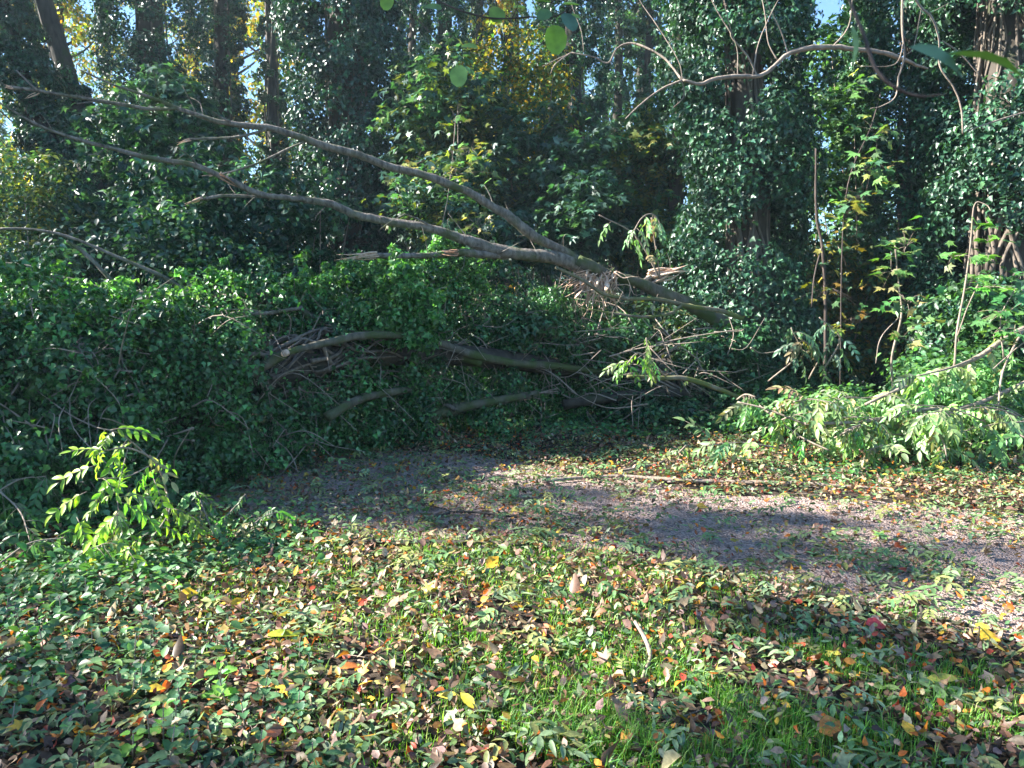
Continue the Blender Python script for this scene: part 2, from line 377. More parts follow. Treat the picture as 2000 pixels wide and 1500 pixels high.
# leaning left trunks
ivy_tree(P(250, 640, 17.) * [1, 1, 0], P(-45, -130, 17.), .24, .50, 330, 50, .085, 'ivy clad trunk leaning left by the left edge', colours=[(.020, .058, .035), (.03, .08, .04)], stems=3)
ivy_tree(P(260, 640, 18.5) * [1, 1, 0], P(52, -150, 18.5), .28, .50, 230, 50, .09, 'second leaning trunk right of the left edge one, bare and dark higher up', stems=2, profile=[(0, 1), (.5, .9), (.62, .2), (1, .0)], open_side=lambda t, a: .9 * (t > .68), colours=[(.020, .055, .035), (.03, .08, .04)])
ivy_tree(P(330, 640, 20.) * [1, 1, 0], P(275, -330, 20.), .40, 1.0, 380, 55, .09, 'broad ivy covered trunk between the leaning trunks and the thin one', colours=[(.018, .055, .038), (.026, .07, .042)], profile=[(0, 1), (.3, .7), (.6, 1.3), (1, 1.1)])
ivy_tree(P(440, 640, 23.) * [1, 1, 0], P(432, -300, 23.), .24, .5, 220, 50, .10, 'slim ivy covered trunk against yellow leaves', colours=[(.018, .055, .032), (.026, .07, .036)])
ivy_tree(P(535, 640, 24.) * [1, 1, 0], P(525, -300, 24.), .18, .38, 160, 50, .10, 'slimmest ivy trunk just left of the big dark one', colours=[(.025, .07, .03), (.035, .09, .036)])
ivy_tree(P(1135, 700, 19.) * [1, 1, 0], P(1118, -300, 19.5), .22, .58, 260, 50, .095, 'ivy wrapped trunk behind the splintered break', stems=3, open_side=lambda t, a: 1.0 * (t < .32))
ivy_tree(P(1338, 760, 14.5) * [1, 1, 0], P(1318, -300, 14.8), .15, .38, 170, 45, .08, 'thin dark bare based trunk left of the right ivy tree', stems=2, open_side=lambda t, a: 1.0 * (t < .38))
ivy_tree(P(880, 680, 24.) * [1, 1, 0], P(858, -300, 24.), .26, .62, 220, 45, .11, 'ivy trunk behind the hanging round leaves', colours=[(.025, .075, .035), (.035, .09, .04)])

for px, d, rr, lab in [(800, 27, .2, 'slim ivy column right of the big dark trunk'), (935, 30, .2, 'slim ivy column left of the yellow tree'), (1020, 33, .22, 'slim ivy column behind the yellow tree'), (1075, 26, .16, 'thinnest ivy column right of the yellow tree'), (1195, 28, .2, 'slim ivy column by the top sky gaps'), (1262, 24, .17, 'slim ivy column left of the thin bare based trunk'), (1575, 26, .2, 'slim ivy column right of the right ivy tree'), (1680, 22, .17, 'slim ivy column behind the tall slender maple')]:
    ivy_tree(P(px, 640, d) * [1, 1, 0], P(px + rng.uniform(-25, 15), -80, d), rr, rr * 2.4, 150, 40, .11, lab, stems=0, colours=[(.025, .075, .035), (.04, .10, .045)])
# far standing trees: three kinds, copied ------------------------------------------
def far_tree(kind, label):
    e = empty('woodland_tree', (0, 0, 0), label, 'tree', 'tall trees in the wood behind')
    tb = Tubes(); H = 20
    tb.add([(rng.normal(0, .12), rng.normal(0, .12), z) for z in np.linspace(-.3, H, 8)], [.26, .22, .2, .16, .1], 4, 8, .06)
    for k in range(16):
        z = rng.uniform(5, 18); a = rng.uniform(0, 6.28); l = rng.uniform(1.2, 2.8); d = np.array([math.cos(a), math.sin(a), .7])
        tb.add([(0, 0, z), d * l * .5 + [0, 0, z], d * l + [0, 0, z + .3]], [.06, .015], 3, 5)
    tb.build('trunk', M_trunk, e)
    cols = {0: [(.05, .12, .04), (.06, .15, .04), (.035, .09, .035)], 1: [(.30, .30, .05), (.42, .34, .04), (.16, .24, .05), (.46, .26, .04), (.10, .18, .05)], 2: [(.04, .11, .045), (.09, .17, .04), (.06, .13, .045)]}[kind]
    n = [300, 260, 260][kind]
    z = rng.uniform([2, 2.0, 1.5][kind], 20, n); a = rng.uniform(0, 6.28, n); rr = np.sqrt(rng.random(n)) * [1.3, 2.4, 1.6][kind] * (.7 + .5 * np.sin(z * 1.3))
    c = np.stack([np.cos(a) * rr, np.sin(a) * rr, z], -1)
    leaf_obj('leaf_clumps', [clumps(c, rng.uniform(.35, .75, n), 46, .17, cols, [QUAD, OVAL, QUAD][kind], None, .8, .6, .35, .5, .6, .3, .25)], M_back, e)
    return e
protos = [far_tree(0, 'dark green tree deep in the wood'), far_tree(1, 'yellow autumn tree deep in the wood'), far_tree(2, 'pale green tree deep in the wood')]
used = [False] * 3
spots = [  # px, distance, kind, what
 (95, 33, 1, 'yellow tree glowing between the two leaning trunks'), (160, 27, 1, 'golden tree low behind the leaning trunks'), (235, 38, 2, 'green tree left of the broad ivy trunk'),
 (395, 36, 1, 'yellow tree between the broad and the slim ivy trunk'), (480, 34, 1, 'yellow green tree between the two slim trunks'), (560, 31, 1, 'orange yellow tree low behind the left side of the big trunk'),
 (-60, 30, 1, 'yellow tree cut by the left edge'), (20, 44, 2, 'pale tree at the top left corner'),
 (790, 40, 2, 'pale green tree just right of the big dark trunk'), (860, 46, 0, 'dark tree behind the hanging round leaf'), (985, 30, 1, 'yellow orange tree at the centre of the wood'), (930, 38, 2, 'green tree behind the central yellow one'),
 (1060, 44, 0, 'dark tree right of the central yellow one'), (1180, 38, 2, 'green tree behind the upper fork'), (1240, 34, 0, 'narrow dark tree among the sky gaps'), (1400, 42, 0, 'dark tree hidden behind the right ivy tree'),
 (1680, 40, 0, 'dark tree in the gap near the maple sapling'), (1850, 42, 2, 'green tree behind the right edge trunks'), (2030, 36, 0, 'dark tree cut by the right edge'),
 (700, 38, 0, 'dark tree behind the big ivy trunk'), (320, 46, 0, 'dark tree behind the broad ivy trunk'), (1120, 52, 0, 'slender far tree above the fork'), (1500, 50, 0, 'far tree at the sky gap')]
for px, d, k, lab in spots:
    o = protos[k] if not used[k] else copy_tree(protos[k]); used[k] = True
    p = P(px, 600, d); o.location = (p[0], p[1], .1); o.rotation_euler = (0, 0, rng.uniform(0, 6.28)); s = rng.uniform(.85, 1.1); o.scale = (s, s, s); o['label'] = lab
# far-off wood: one mass, thin at the top so that the sky shows
n = 5200
th = rng.uniform(-.72, .72, n); dd = rng.uniform(30, 75, n); z = dd * .27 * rng.random(n) ** 1.6
gap = (np.sin(th * 34 + 1) > .35) & (z > dd * .13)
c = np.stack([dd * np.tan(th), dd, z], -1)[~gap]
tag(leaf_obj('distant_woodland', [clumps(c, rng.uniform(.7, 1.5, len(c)), 60, .26, [(.05, .12, .045), (.035, .09, .04), (.12, .16, .03), (.07, .14, .05)], QUAD, None, .8, .6, .3, .5, .6, .3, .3)], M_back), 'far mass of green wood between the trunks', 'woodland', None, 'stuff')

# understorey shrubs and young maples -------------------------------------------
def shrub(pts, label, colours, size, tmpl, n, per, rad, name='shrub', mat=None, cat='shrub', stemn=7, group='understorey bushes between the trunks', up=1.1, squash=.5):
    """pts: (px,py,d,spread_px) ellipsoids of foliage"""
    c = []; stems = Tubes(); b0 = P(pts[0][0], 600, pts[0][2]); b0 = np.array([b0[0], b0[1], hgt(b0[0], b0[1])])
    e = empty(name, b0, label, cat, group)
    for (px, py, d, rx, ry) in pts:
        k = max(3, int(1.6 * n * rx * ry / sum(q[3] * q[4] for q in pts)))
        m0 = P(px, py, d); sx = rx / FPX * d; sz = ry / FPX * d
        q = norm(rng.normal(0, 1, (k, 3))) * (rng.random((k, 1)) ** .45) * [sx, sx * .8, sz] + m0
        c.append(q)
    c = np.concatenate(c); c = c[c[:, 2] > .15]
    for k in range(stemn):
        q = c[rng.integers(len(c))]; m = (b0 + q) / 2 + rng.normal(0, .12, 3)
        stems.add([b0 + rng.normal(0, .1, 3) * [1, 1, 0], m, q], [.022, .006], 4, 5)
    stems.build('stems', M_twig, e)
    leaf_obj('foliage', [clumps(c, np.full(len(c), rad) * rng.uniform(.6, 1.3, len(c)), per, size, colours, tmpl, None, up, .45, .3, .35, squash, .25, .2)], mat or M_soft, e)
    return e
TEAL = [(.03, .08, .055), (.04, .10, .07), (.024, .065, .045), (.055, .125, .08)]
YG = [(.08, .17, .035), (.06, .13, .035), (.14, .20, .03)]
shrub([(310, 290, 13.5, 140, 120), (340, 190, 13.5, 60, 70), (190, 450, 13.2, 160, 80)], 'pale bluish leafed young maple in front of the left trunks', TEAL, .15, MAPLE5, 230, 16, .34, 'young_maple', cat='tree')
shrub([(430, 400, 12.5, 190, 110), (330, 480, 12, 200, 80)], 'dense green bush behind the ends of the long broken branches', TEAL, .12, OVAL, 300, 20, .3)
shrub([(60, 420, 12, 110, 130), (60, 540, 11.5, 110, 60)], 'greyish twiggy bush at the left edge above the fallen ivy', [(.06, .12, .07), (.04, .09, .045), (.16, .18, .05)], .085, OVAL, 170, 26, .28)
shrub([(180, 530, 11.5, 190, 60), (420, 530, 11.5, 170, 60)], 'low green bush just behind the left fallen ivy', TEAL + [(.06, .12, .04)], .10, OVAL, 230, 22, .28)
shrub([(600, 420, 13, 90, 130), (600, 540, 13, 120, 60)], 'sparse dark bush in front of the big ivy trunk foot', [(.03, .085, .04), (.04, .10, .045)], .11, OVAL, 110, 18, .28)
shrub([(870, 250, 14.5, 120, 160), (900, 400, 14, 150, 110)], 'norway maple sapling with yellowing leaves above the bare branches', TEAL + [(.11, .14, .03)], .16, MAPLE5, 260, 14, .34, 'young_maple', cat='tree')
shrub([(1010, 180, 17, 120, 130), (960, 330, 17, 110, 90)], 'thin crowned autumn tree with orange and yellow leaves near the centre', [(.16, .15, .02), (.30, .20, .015), (.06, .12, .03), (.05, .11, .03)], .11, OVAL, 240, 20, .34, 'autumn_beech', M_back, 'tree')
shrub([(1060, 330, 14.5, 150, 130), (1130, 420, 13.5, 130, 90), (1000, 480, 13.5, 150, 60)], 'broad leaved maple bush above the splintered fork', TEAL, .15, MAPLE5, 300, 15, .32, 'young_maple', cat='tree')
shrub([(1260, 330, 15, 90, 130), (1270, 460, 14.5, 110, 80)], 'dark maple bush left of the right ivy tree', [(.03, .09, .045), (.05, .12, .05), (.12, .13, .03)], .14, MAPLE5, 200, 15, .32, 'young_maple', cat='tree')
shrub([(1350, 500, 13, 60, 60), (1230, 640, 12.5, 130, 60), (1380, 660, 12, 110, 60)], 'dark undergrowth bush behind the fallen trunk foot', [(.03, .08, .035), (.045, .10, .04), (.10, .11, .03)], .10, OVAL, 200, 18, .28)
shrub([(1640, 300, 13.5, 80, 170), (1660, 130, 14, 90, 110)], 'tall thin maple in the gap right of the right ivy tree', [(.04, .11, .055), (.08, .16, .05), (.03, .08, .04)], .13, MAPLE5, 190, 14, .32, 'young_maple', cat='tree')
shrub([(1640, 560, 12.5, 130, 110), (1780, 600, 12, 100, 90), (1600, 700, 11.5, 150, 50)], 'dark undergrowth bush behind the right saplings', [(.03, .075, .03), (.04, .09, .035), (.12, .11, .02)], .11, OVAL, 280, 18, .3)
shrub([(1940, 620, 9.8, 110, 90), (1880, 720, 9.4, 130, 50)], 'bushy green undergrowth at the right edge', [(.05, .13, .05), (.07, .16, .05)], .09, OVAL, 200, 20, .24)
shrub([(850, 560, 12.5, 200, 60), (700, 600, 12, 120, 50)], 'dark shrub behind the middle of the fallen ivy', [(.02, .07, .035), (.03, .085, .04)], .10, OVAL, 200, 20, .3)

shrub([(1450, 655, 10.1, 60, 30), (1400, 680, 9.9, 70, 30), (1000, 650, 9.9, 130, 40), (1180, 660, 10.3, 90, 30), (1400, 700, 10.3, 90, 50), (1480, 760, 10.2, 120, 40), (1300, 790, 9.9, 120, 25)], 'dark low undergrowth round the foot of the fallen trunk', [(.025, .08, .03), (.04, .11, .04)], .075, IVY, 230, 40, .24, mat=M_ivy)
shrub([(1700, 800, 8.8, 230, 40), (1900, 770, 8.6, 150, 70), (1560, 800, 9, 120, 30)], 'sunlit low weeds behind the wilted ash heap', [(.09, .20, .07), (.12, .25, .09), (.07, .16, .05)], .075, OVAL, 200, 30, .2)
# unseen leaf clumps added above the frame for shade, thinned where sun should fall -----
SUNNY = [(1000, 200, 24, 2, .9), (1150, 150, 22, 2, .8), (800, 150, 30, 3, .8), (1230, 200, 30, 3, .9), (900, 100, 35, 4, .8), (1100, 250, 30, 3, .9), (1060, 330, 14.5, 1.5, .75), (1150, 420, 13.5, 1, .6), (60, 430, 12, 1.2, .7), (1640, 250, 13.5, 1.2, .8), (40, 700, 5.6, 1.2, .9), (250, 700, 6.4, 1.0, .8), (520, 620, 7.6, .7, .7),
   # things the photograph shows in full sun: (px, py, distance, radius, openness)
 (60, 640, 6.6, 1.0, .9), (200, 640, 6.6, .8, .8), (350, 620, 7.2, .6, .6), (100, 760, 6, .8, .7), (430, 560, 7.8, .5, .8), (620, 570, 8.5, .6, .9), (780, 600, 8.9, .7, 1), (870, 530, 9.5, .5, 1),
 (430, 1330, 2.95, .08, 1), (290, 1450, 2.6, .05, 1), (560, 1250, 3.2, .3, .8), (850, 1170, 3.9, .4, .9), (220, 910, 4.6, .5, 1), (280, 1040, 4.4, .3, 1), (60, 600, 6.6, .9, .9), (300, 600, 7.3, .8, .9), (440, 575, 7.7, .7, .9), (650, 580, 8.7, .7, .9), (1500, 850, 7.6, .7, 1), (1650, 830, 7.4, .9, 1), (1800, 800, 7.6, 1.0, 1), (1950, 780, 7.6, 1.0, 1), (1950, 600, 7.8, .7, 1), (1900, 450, 8, .5, .9), (1260, 700, 8.2, .5, 1),
 (1260, 460, 9.1, .6, 1), (1420, 300, 11, 1.2, .8), (1400, 480, 11, .9, .7), (230, 220, 13.4, 1.5, .9), (330, 230, 13.5, 1.2, .9), (930, 420, 12.5, 1.0, .9), (1000, 360, 13, 1.0, .7), (1480, 140, 4.9, .9, 1), (1333, 157, 4.8, .8, 1), (1200, 110, 5, .7, 1), (1650, 92, 5, .8, 1), (1780, 110, 4.4, .8, 1), (1870, 220, 4.2, .8, 1), (770, 560, 8.4, .8, 1), (900, 560, 9.2, .8, .8), (150, 700, 6.2, 1, .7), (1750, 860, 7.2, 1.2, 1), (1900, 880, 7, 1.2, 1), (800, 450, 9.2, .8, .5), (1250, 570, 10, .8, .6), (1600, 400, 10, .8, .6), (1900, 650, 8, .8, 1), (1350, 740, 8.6, .4, .9), (1550, 680, 9, .6, .9), (700, 300, 9.1, .8, .6), (1760, 580, 8.6, .7, .7), (1700, 300, 9.6, .8, .7),
 (1700, 920, 7, 1.2, .8), (1800, 300, 12, 1.0, .5), (500, 390, 8.6, .8, .5), (90, 200, 28, 4, .9), (230, 100, 30, 4, .9), (420, 60, 30, 4, .9), (560, 250, 28, 3, .9), (960, 200, 17, 2, .8), (1000, 300, 17, 1.5, .8)]
def sun_open(c, r):
    keep = np.ones(len(c), bool)
    for px, py, d, rad, o in SUNNY:
        v = c - P(px, py, d); t = v @ S; dist = np.linalg.norm(v - t[:, None] * S, axis=1)
        o = o * (.62 if d > 10 else 1)
        keep &= ~((t > 0) & (dist < rad * 1.15 + r * .8) & (rng.random(len(c)) < o))
    g2 = (c - S * (c[:, 2:] / S[2]))[:, :2]; px, py, f = to_px(np.c_[g2, np.zeros(len(g2))])
    for cx, cy, rx, ry in [(800, 990, 560, 42), (1250, 1040, 330, 22), (1640, 1050, 330, 22), (40, 1330, 190, 210), (1600, 1270, 330, 30), (1200, 880, 260, 22), (250, 1480, 300, 40)]:
        keep |= (((px - cx) / rx) ** 2 + ((py - cy) / ry) ** 2 < 1) & (f > 0) & (rng.random(len(c)) < .85)
    return keep
def shade_canopy():
    C = []
    n = 5200; g2 = np.c_[rng.uniform(-8, 11, n), rng.uniform(-1, 13, n)]
    keep = rng.random(n) < np.clip(1.35 - 1.9 * lit_map(g2), 0, 1) ** 1.5; band = np.zeros(len(g2), bool); g2 = g2[keep]; h = rng.uniform(12.5, 17, len(g2))
    c = np.c_[g2, np.zeros(len(g2))] + S * (h / S[2])[:, None]; px, py, f = to_px(c); c = c[(py < -160) | (px < -300) | (f < 0)]
    C.append((c, .29, .13, 30))
    n = 2600; x = rng.uniform(-48, 20, n); y = rng.uniform(12, 46, n); z = np.maximum(14, 3.2 + .47 * y) + rng.uniform(0, 4, n)
    k = np.sin(x * .55 + 1) * np.cos(y * .45) < .25; c = np.c_[x, y, z][k]
    g2 = (c - S * (c[:, 2:] / S[2]))[:, :2]; px, py, f = to_px(c); ok = ~((g2[:, 1] < 11) & (g2[:, 0] > -8)) & ((py < -120) | (px < -300)); C.append((c[ok], .8, .30, 40))
    for (x, y) in [(-16, 13), (-19, 9.9), (-23, 12), (-21, 15), (-29, 20), (-35, 12)]:  # unseen trees added off to the left to carry the shade clumps
        ivy_tree((x, y, 0), (x + .4, y, 13), .3, .6, 60, 30, .1, 'unseen ivy clad tree added beyond the left side to carry shade leaves', stems=0, group='unseen trees added outside the left side for shade')
    bases = np.array([t[0] for t in TREES])
    for c, r, sz, per in C:
        c = c[sun_open(c, r)]
        who = np.argmin(((c[:, None, :2] - bases[None, :, :2]) ** 2).sum(2), 1)
        for i in range(len(TREES)):
            q = c[who == i]
            if len(q) < 3: continue
            e = TREES[i][1]; bt = clumps(q, rng.uniform(.6, 1.2, len(q)) * r, per, sz, [(.06, .14, .04), (.10, .18, .035), (.05, .11, .035)], QUAD, None, .9, .6, .2, .4, .6)
            SHADE_CLUMPS.setdefault(i, []).append(bt)
SHADE_CLUMPS = {}
shade_canopy()
for i, bt in SHADE_CLUMPS.items(): leaf_obj('leaf_clumps', bt, M_back, TREES[i][1])  # added shade clumps, parented to whichever tree stands nearest

exec_rest = True
# ------------------------------------------------------------------ the fallen ivy mound
def mound():
    e = empty('fallen_ivy_tree', G(420, 900), 'fallen tree wholly buried in glossy ivy, a long green mound at the left', 'fallen tree')
    # top outline in picture terms: px, top py, depth of the crest
    prof = [(-500, 600, 5.6), (0, 628, 6.6), (100, 612, 6.8), (210, 622, 7.1), (300, 616, 7.4), (430, 585, 7.8), (560, 632, 8.2), (650, 592, 8.8), (760, 575, 9.2), (850, 562, 9.8), (1000, 600, 10.2), (1100, 612, 10.5), (1190, 630, 10.8), (1260, 700, 11)]
    xs_ = np.array([p[0] for p in prof], float)
    def crest(px):
        return np.interp(px, xs_, [p[1] for p in prof]), np.interp(px, xs_, [p[2] for p in prof])
    C, O = [], []
    n = 2700
    px = rng.uniform(-450, 1260, n); py0, d0 = crest(px)
    front = np.interp(px, [-500, 0, 250, 500, 800, 1000, 1250], [4.4, 5.2, 5.5, 6.9, 8.5, 9.3, 10.2])   # depth of the mound's foot
    a = rng.uniform(-.25, 1.0, n)   # 0 foot .. 1 crest, <0 back side
    def lump(x, t): return .5 * math.sin(x * .021 + t * 3.1) * math.cos(t * 7.3 - x * .013) + .35 * math.sin(x * .057 + t * 11) * math.sin(t * 5 + 1 + x * .03) + .2 * math.sin(x * .13 + t * 19)
    RR = []
    for i in range(n):
        t = a[i]; lm = lump(px[i], t); q = P(px[i], py0[i], d0[i]); zt = q[2] * (1 + .05 * math.sin(px[i] * .03) + .07 * math.sin(px[i] * .083 + 1) + .04 * math.sin(px[i] * .19) + rng.normal(0, .05))
        if t < 0: y = d0[i] + 1.2 * (-t / .25); z = zt * (1 - .6 * (t / .25) ** 2)
        else: y = front[i] + (d0[i] - front[i]) * (t ** 1.35); z = zt * math.sin(t * math.pi / 2) ** .85
        b = P(px[i], 600, y); nrmv = np.array([.25, -math.cos(max(t, 0) * 1.5), math.sin(max(t, 0) * 1.5)])
        depth = rng.random() ** 2 * .5 * min(1, z + .2) - lm * .46
        if lm < -.28 and rng.random() < .6: depth += .5
        C.append(np.array([b[0], b[1], z]) - nrmv * depth); O.append(norm(nrmv)); RR.append(.10 + .22 * rng.random() ** 1.5 + .06 * (lm > .2))
    C = np.array(C); O = np.array(O); RR = np.array(RR); C[:, 2] = np.maximum(C[:, 2], .1)
    ppx, ppy, f = to_px(C)
    hol = ((ppx > 470) & (ppx < 760) & (ppy > 668) & (ppy < 775) & (C[:, 1] < 8)) | ((ppx > 1150) & (ppy > 640)) | ((ppx > 760) & (ppx < 1150) & (ppy > 700) & (ppy < 790))
    keep = ~hol | (rng.random(len(C)) < np.where(ppx > 760, .7, .38)); C, O, RR = C[keep], O[keep], RR[keep]
    # the skirt of the mound, lying on the ground
    fx = rng.uniform(-300, 1180, 420); fy = np.interp(fx, [-300, 0, 250, 450, 600, 700, 800, 950, 1180], [1060, 1010, 985, 948, 905, 878, 852, 832, 820]) - rng.uniform(-6, 75, 420) * (rng.random(420) < .8)
    F_ = np.array([G(a_, b_) for a_, b_ in zip(fx, fy)]); F_[:, 2] = rng.uniform(.06, .42, 420)
    C = np.r_[C, F_]; O = np.r_[O, np.tile([0, -.8, .5], (420, 1))]; RR = np.r_[RR, rng.uniform(.10, .24, 420)]; pm = rng.permutation(len(C)); C, O, RR = C[pm], O[pm], RR[pm]
    h = len(C) // 2; per = 52
    bts = [clumps(C[:h], RR[:h], per, .060, MOUNDC, IVY, O[:h], .5, .7, .35, .7, .85, .32, .3),
           clumps(C[h:], RR[h:], per + 16, .043, MOUNDC + [(.07, .17, .06)], IVY, O[h:], .5, .8, .3, .5, .9, .32, .3)]
    # loose sprays poking out of the surface
    for i in rng.integers(0, len(C), 260):
        dr = norm(O[i] + rng.normal(0, .6, 3) + [0, 0, .35]); Ls = rng.uniform(.15, .45); m = 6
        q = np.array([C[i] + dr * (.15 + Ls * t) + [0, 0, -.12 * t * t] for t in np.linspace(0, 1, m)])
        bts.append(clumps(q, np.linspace(.09, .03, m), 9, .055, MOUNDC + [(.06, .16, .04)], IVY, None, .4, .6, .3, .5))
    sh = []
    # upright ivy shoots standing out of the crest
    for (x, y, d, h) in [(35, 575, 6.7, 45), (70, 570, 6.8, 50), (425, 548, 7.8, 25), (560, 575, 8.4, 30), (610, 575, 8.5, 45), (650, 545, 8.8, 25), (770, 650, 8.2, 135), (795, 640, 8.25, 120), (570, 600, 8.2, 45), (590, 590, 8.2, 35), (690, 560, 8.7, 30), (720, 550, 8.8, 28), (845, 545, 9.3, 40), (885, 530, 9.5, 45), (830, 640, 8.4, 60), (700, 640, 8.2, 50), (815, 680, 8.2, 60), (745, 600, 8.6, 50), (350, 590, 7, 30), (480, 580, 7.6, 25), (20, 680, 6.2, 60), (110, 640, 6.4, 50), (765, 560, 9, 60), (830, 560, 9.2, 60), (865, 520, 9.5, 50), (900, 540, 9.6, 40), (940, 560, 9.7, 30), (240, 575, 7.2, 25), (150, 580, 7, 25)]:
        k = max(6, int(h / 3.2)); q = np.array([P(x + rng.normal(0, 12 + h * .10 * (1 - t)), y - h * t, d) + rng.normal(0, .07, 3) for t in np.linspace(0, 1, k)])
        sh.append(clumps(q, np.linspace(.15, .05, k) * rng.uniform(.5, 1.3, k), 34, .062, [(.06, .17, .045), (.09, .23, .07), (.045, .13, .035), (.13, .26, .10)], IVY, None, .4, .6, .3, .2))
    leaf_obj('ivy_foliage', bts, M_ivy, e)
    leaf_obj('young_shoots', sh, M_soft, e)['label'] = 'bright upright ivy shoots standing out of the crest'
    # thick trunk wrapped in vines
    tb = Tubes(); core = [P(120, 870, 6.3), P(330, 800, 6.9), P(480, 742, 7.4), P(620, 705, 7.9), P(760, 690, 8.5), P(960, 700, 9.3), P(1250, 745, 10.6)]
    tb.add(core, [.26, .24, .2, .17, .15, .12, .1], 6, 12, .08); tb.build('trunk', M_trunk, e)
    cc = catmull(core, 8); vt = Tubes()
    for k in range(90):
        a0 = rng.uniform(0, 6.28); tw = rng.uniform(-9, 9); i0 = rng.integers(6, 28); ln = rng.integers(5, 14); pp = []
        for j in range(i0, min(i0 + ln, len(cc)), 2):
            rad = .30 - .003 * j + rng.uniform(-.02, .13); a = a0 + tw * (j - i0) / 20
            pp.append(cc[j] + np.array([.25 * math.cos(a) * rad, -math.sin(a) * rad, math.cos(a) * rad]) + rng.normal(0, .045, 3))
        if len(pp) > 2: vt.add(pp, [rng.uniform(.012, .035), .008], 3, 6, .12)
    vt.build('vine_stems', M_vine, e)
    # thin tangled stems
    tt = Tubes()
    for k in range(520):
        x = rng.uniform(0, 1150) if k % 3 else rng.uniform(450, 1150); py0, d0 = crest(x); fr = np.interp(x, [-500, 0, 250, 500, 800, 1000, 1250], [4.4, 5.2, 5.5, 6.9, 8.5, 9.3, 10.2])
        tz = rng.uniform(.05, .98); q = P(x, py0, d0); y = fr + (d0 - fr) * tz ** 1.35; z = q[2] * math.sin(tz * 1.57) ** .85; b = P(x, 600, y); p0 = np.array([b[0], b[1] - .02, z])
        d1 = norm(rng.normal(0, 1, 3) + [.3, -.3, -.2]); L = rng.uniform(.25, .8)
        tt.add([p0, p0 + d1 * L * .5 + rng.normal(0, .06, 3), p0 + d1 * L + [0, 0, -.1] + rng.normal(0, .08, 3)], [rng.uniform(.004, .010), .003], 4, 5)
    tt.build('thin_stems', M_twig, e)
    # limbs of this tree seen above and through the ivy
    limbs = [([(-80, 512, 6.85), (30, 520, 7.05), (80, 528, 7.15), (130, 552, 7.25)], [12, 13, 14]),
             ([(-80, 540, 6.85), (30, 546, 7.05), (130, 551, 7.25), (230, 573, 7.45), (310, 582, 7.65), (400, 588, 7.75), (480, 583, 7.85), (550, 588, 8.05), (600, 618, 8.15), (660, 650, 8.35), (720, 662, 8.55)], [16, 16, 20, 24, 25, 26, 25, 22]),
             ([(245, 575, 7.45), (215, 545, 7.40), (165, 495, 7.35), (130, 470, 7.30)], [11, 7]),
             ([(380, 590, 7.75), (340, 552, 7.65), (230, 503, 7.55), (130, 461, 7.45), (60, 448, 7.35), (0, 447, 7.25)], [9, 8, 6, 5]),
             ([(130, 640, 6.65), (210, 608, 6.85), (255, 602, 6.95), (290, 598, 7.15)], [12, 10]),
             ([(420, 628, 7.25), (460, 612, 7.35), (520, 612, 7.55), (590, 600, 7.95)], [7, 9, 9])]
    for pts, wd in limbs:
        t_ = Tubes(); d = np.mean([p[2] for p in pts]); t_.add([P(*p) for p in pts], [v * .85 / 2 / FPX * d for v in wd], 6, 9, .07, .12); t_.build('limb', M_bark, e)
    t_ = Tubes(); p0, p1 = P(557, 688, 7.15), P(566, 683, 7.3); pm = P(640, 670, 7.7)
    t_.add([P(555, 690, 7.1), P(640, 668, 7.5), P(720, 655, 7.9), P(790, 658, 8.2), P(850, 668, 8.6), P(920, 692, 8.9), P(1000, 709, 9.2), P(1090, 716, 9.6), P(1200, 728, 10)], [v * .68 / 2 / FPX * 8.4 for v in (15, 20, 22, 24, 26, 27, 26, 24)], 6, 10, .06, .1); lo = t_.build('limb', M_limb, e); lo['label'] = 'long bowed grey limb through the middle of the ivy'
    ct = Tubes(); ct.add([P(560, 689, 7.05), P(555, 690.5, 7.0)], [.034, .034], 1, 12, .02); ct.build('cut_end', M_wood, lo)
    t_ = Tubes(); t_.add([P(480, 735, 7.0), P(520, 712, 7.1), P(556, 692, 7.2)], [.055, .045], 4, 10, .06); t_.build('limb', M_limb, e)
    t_ = Tubes(); t_.add([P(895, 700, 8.9), P(905, 698, 8.95), P(940, 708, 9.0)], [.05, .06], 3, 9, .06); t_.build('limb', M_limb, e)
    t_ = Tubes(); t_.add([P(640, 815, 7.3), P(690, 785, 7.6), P(740, 770, 8), P(800, 762, 8.4)], [.05, .045, .04], 5, 9, .06); t_.build('limb', M_limb, e)
    return e
mound()

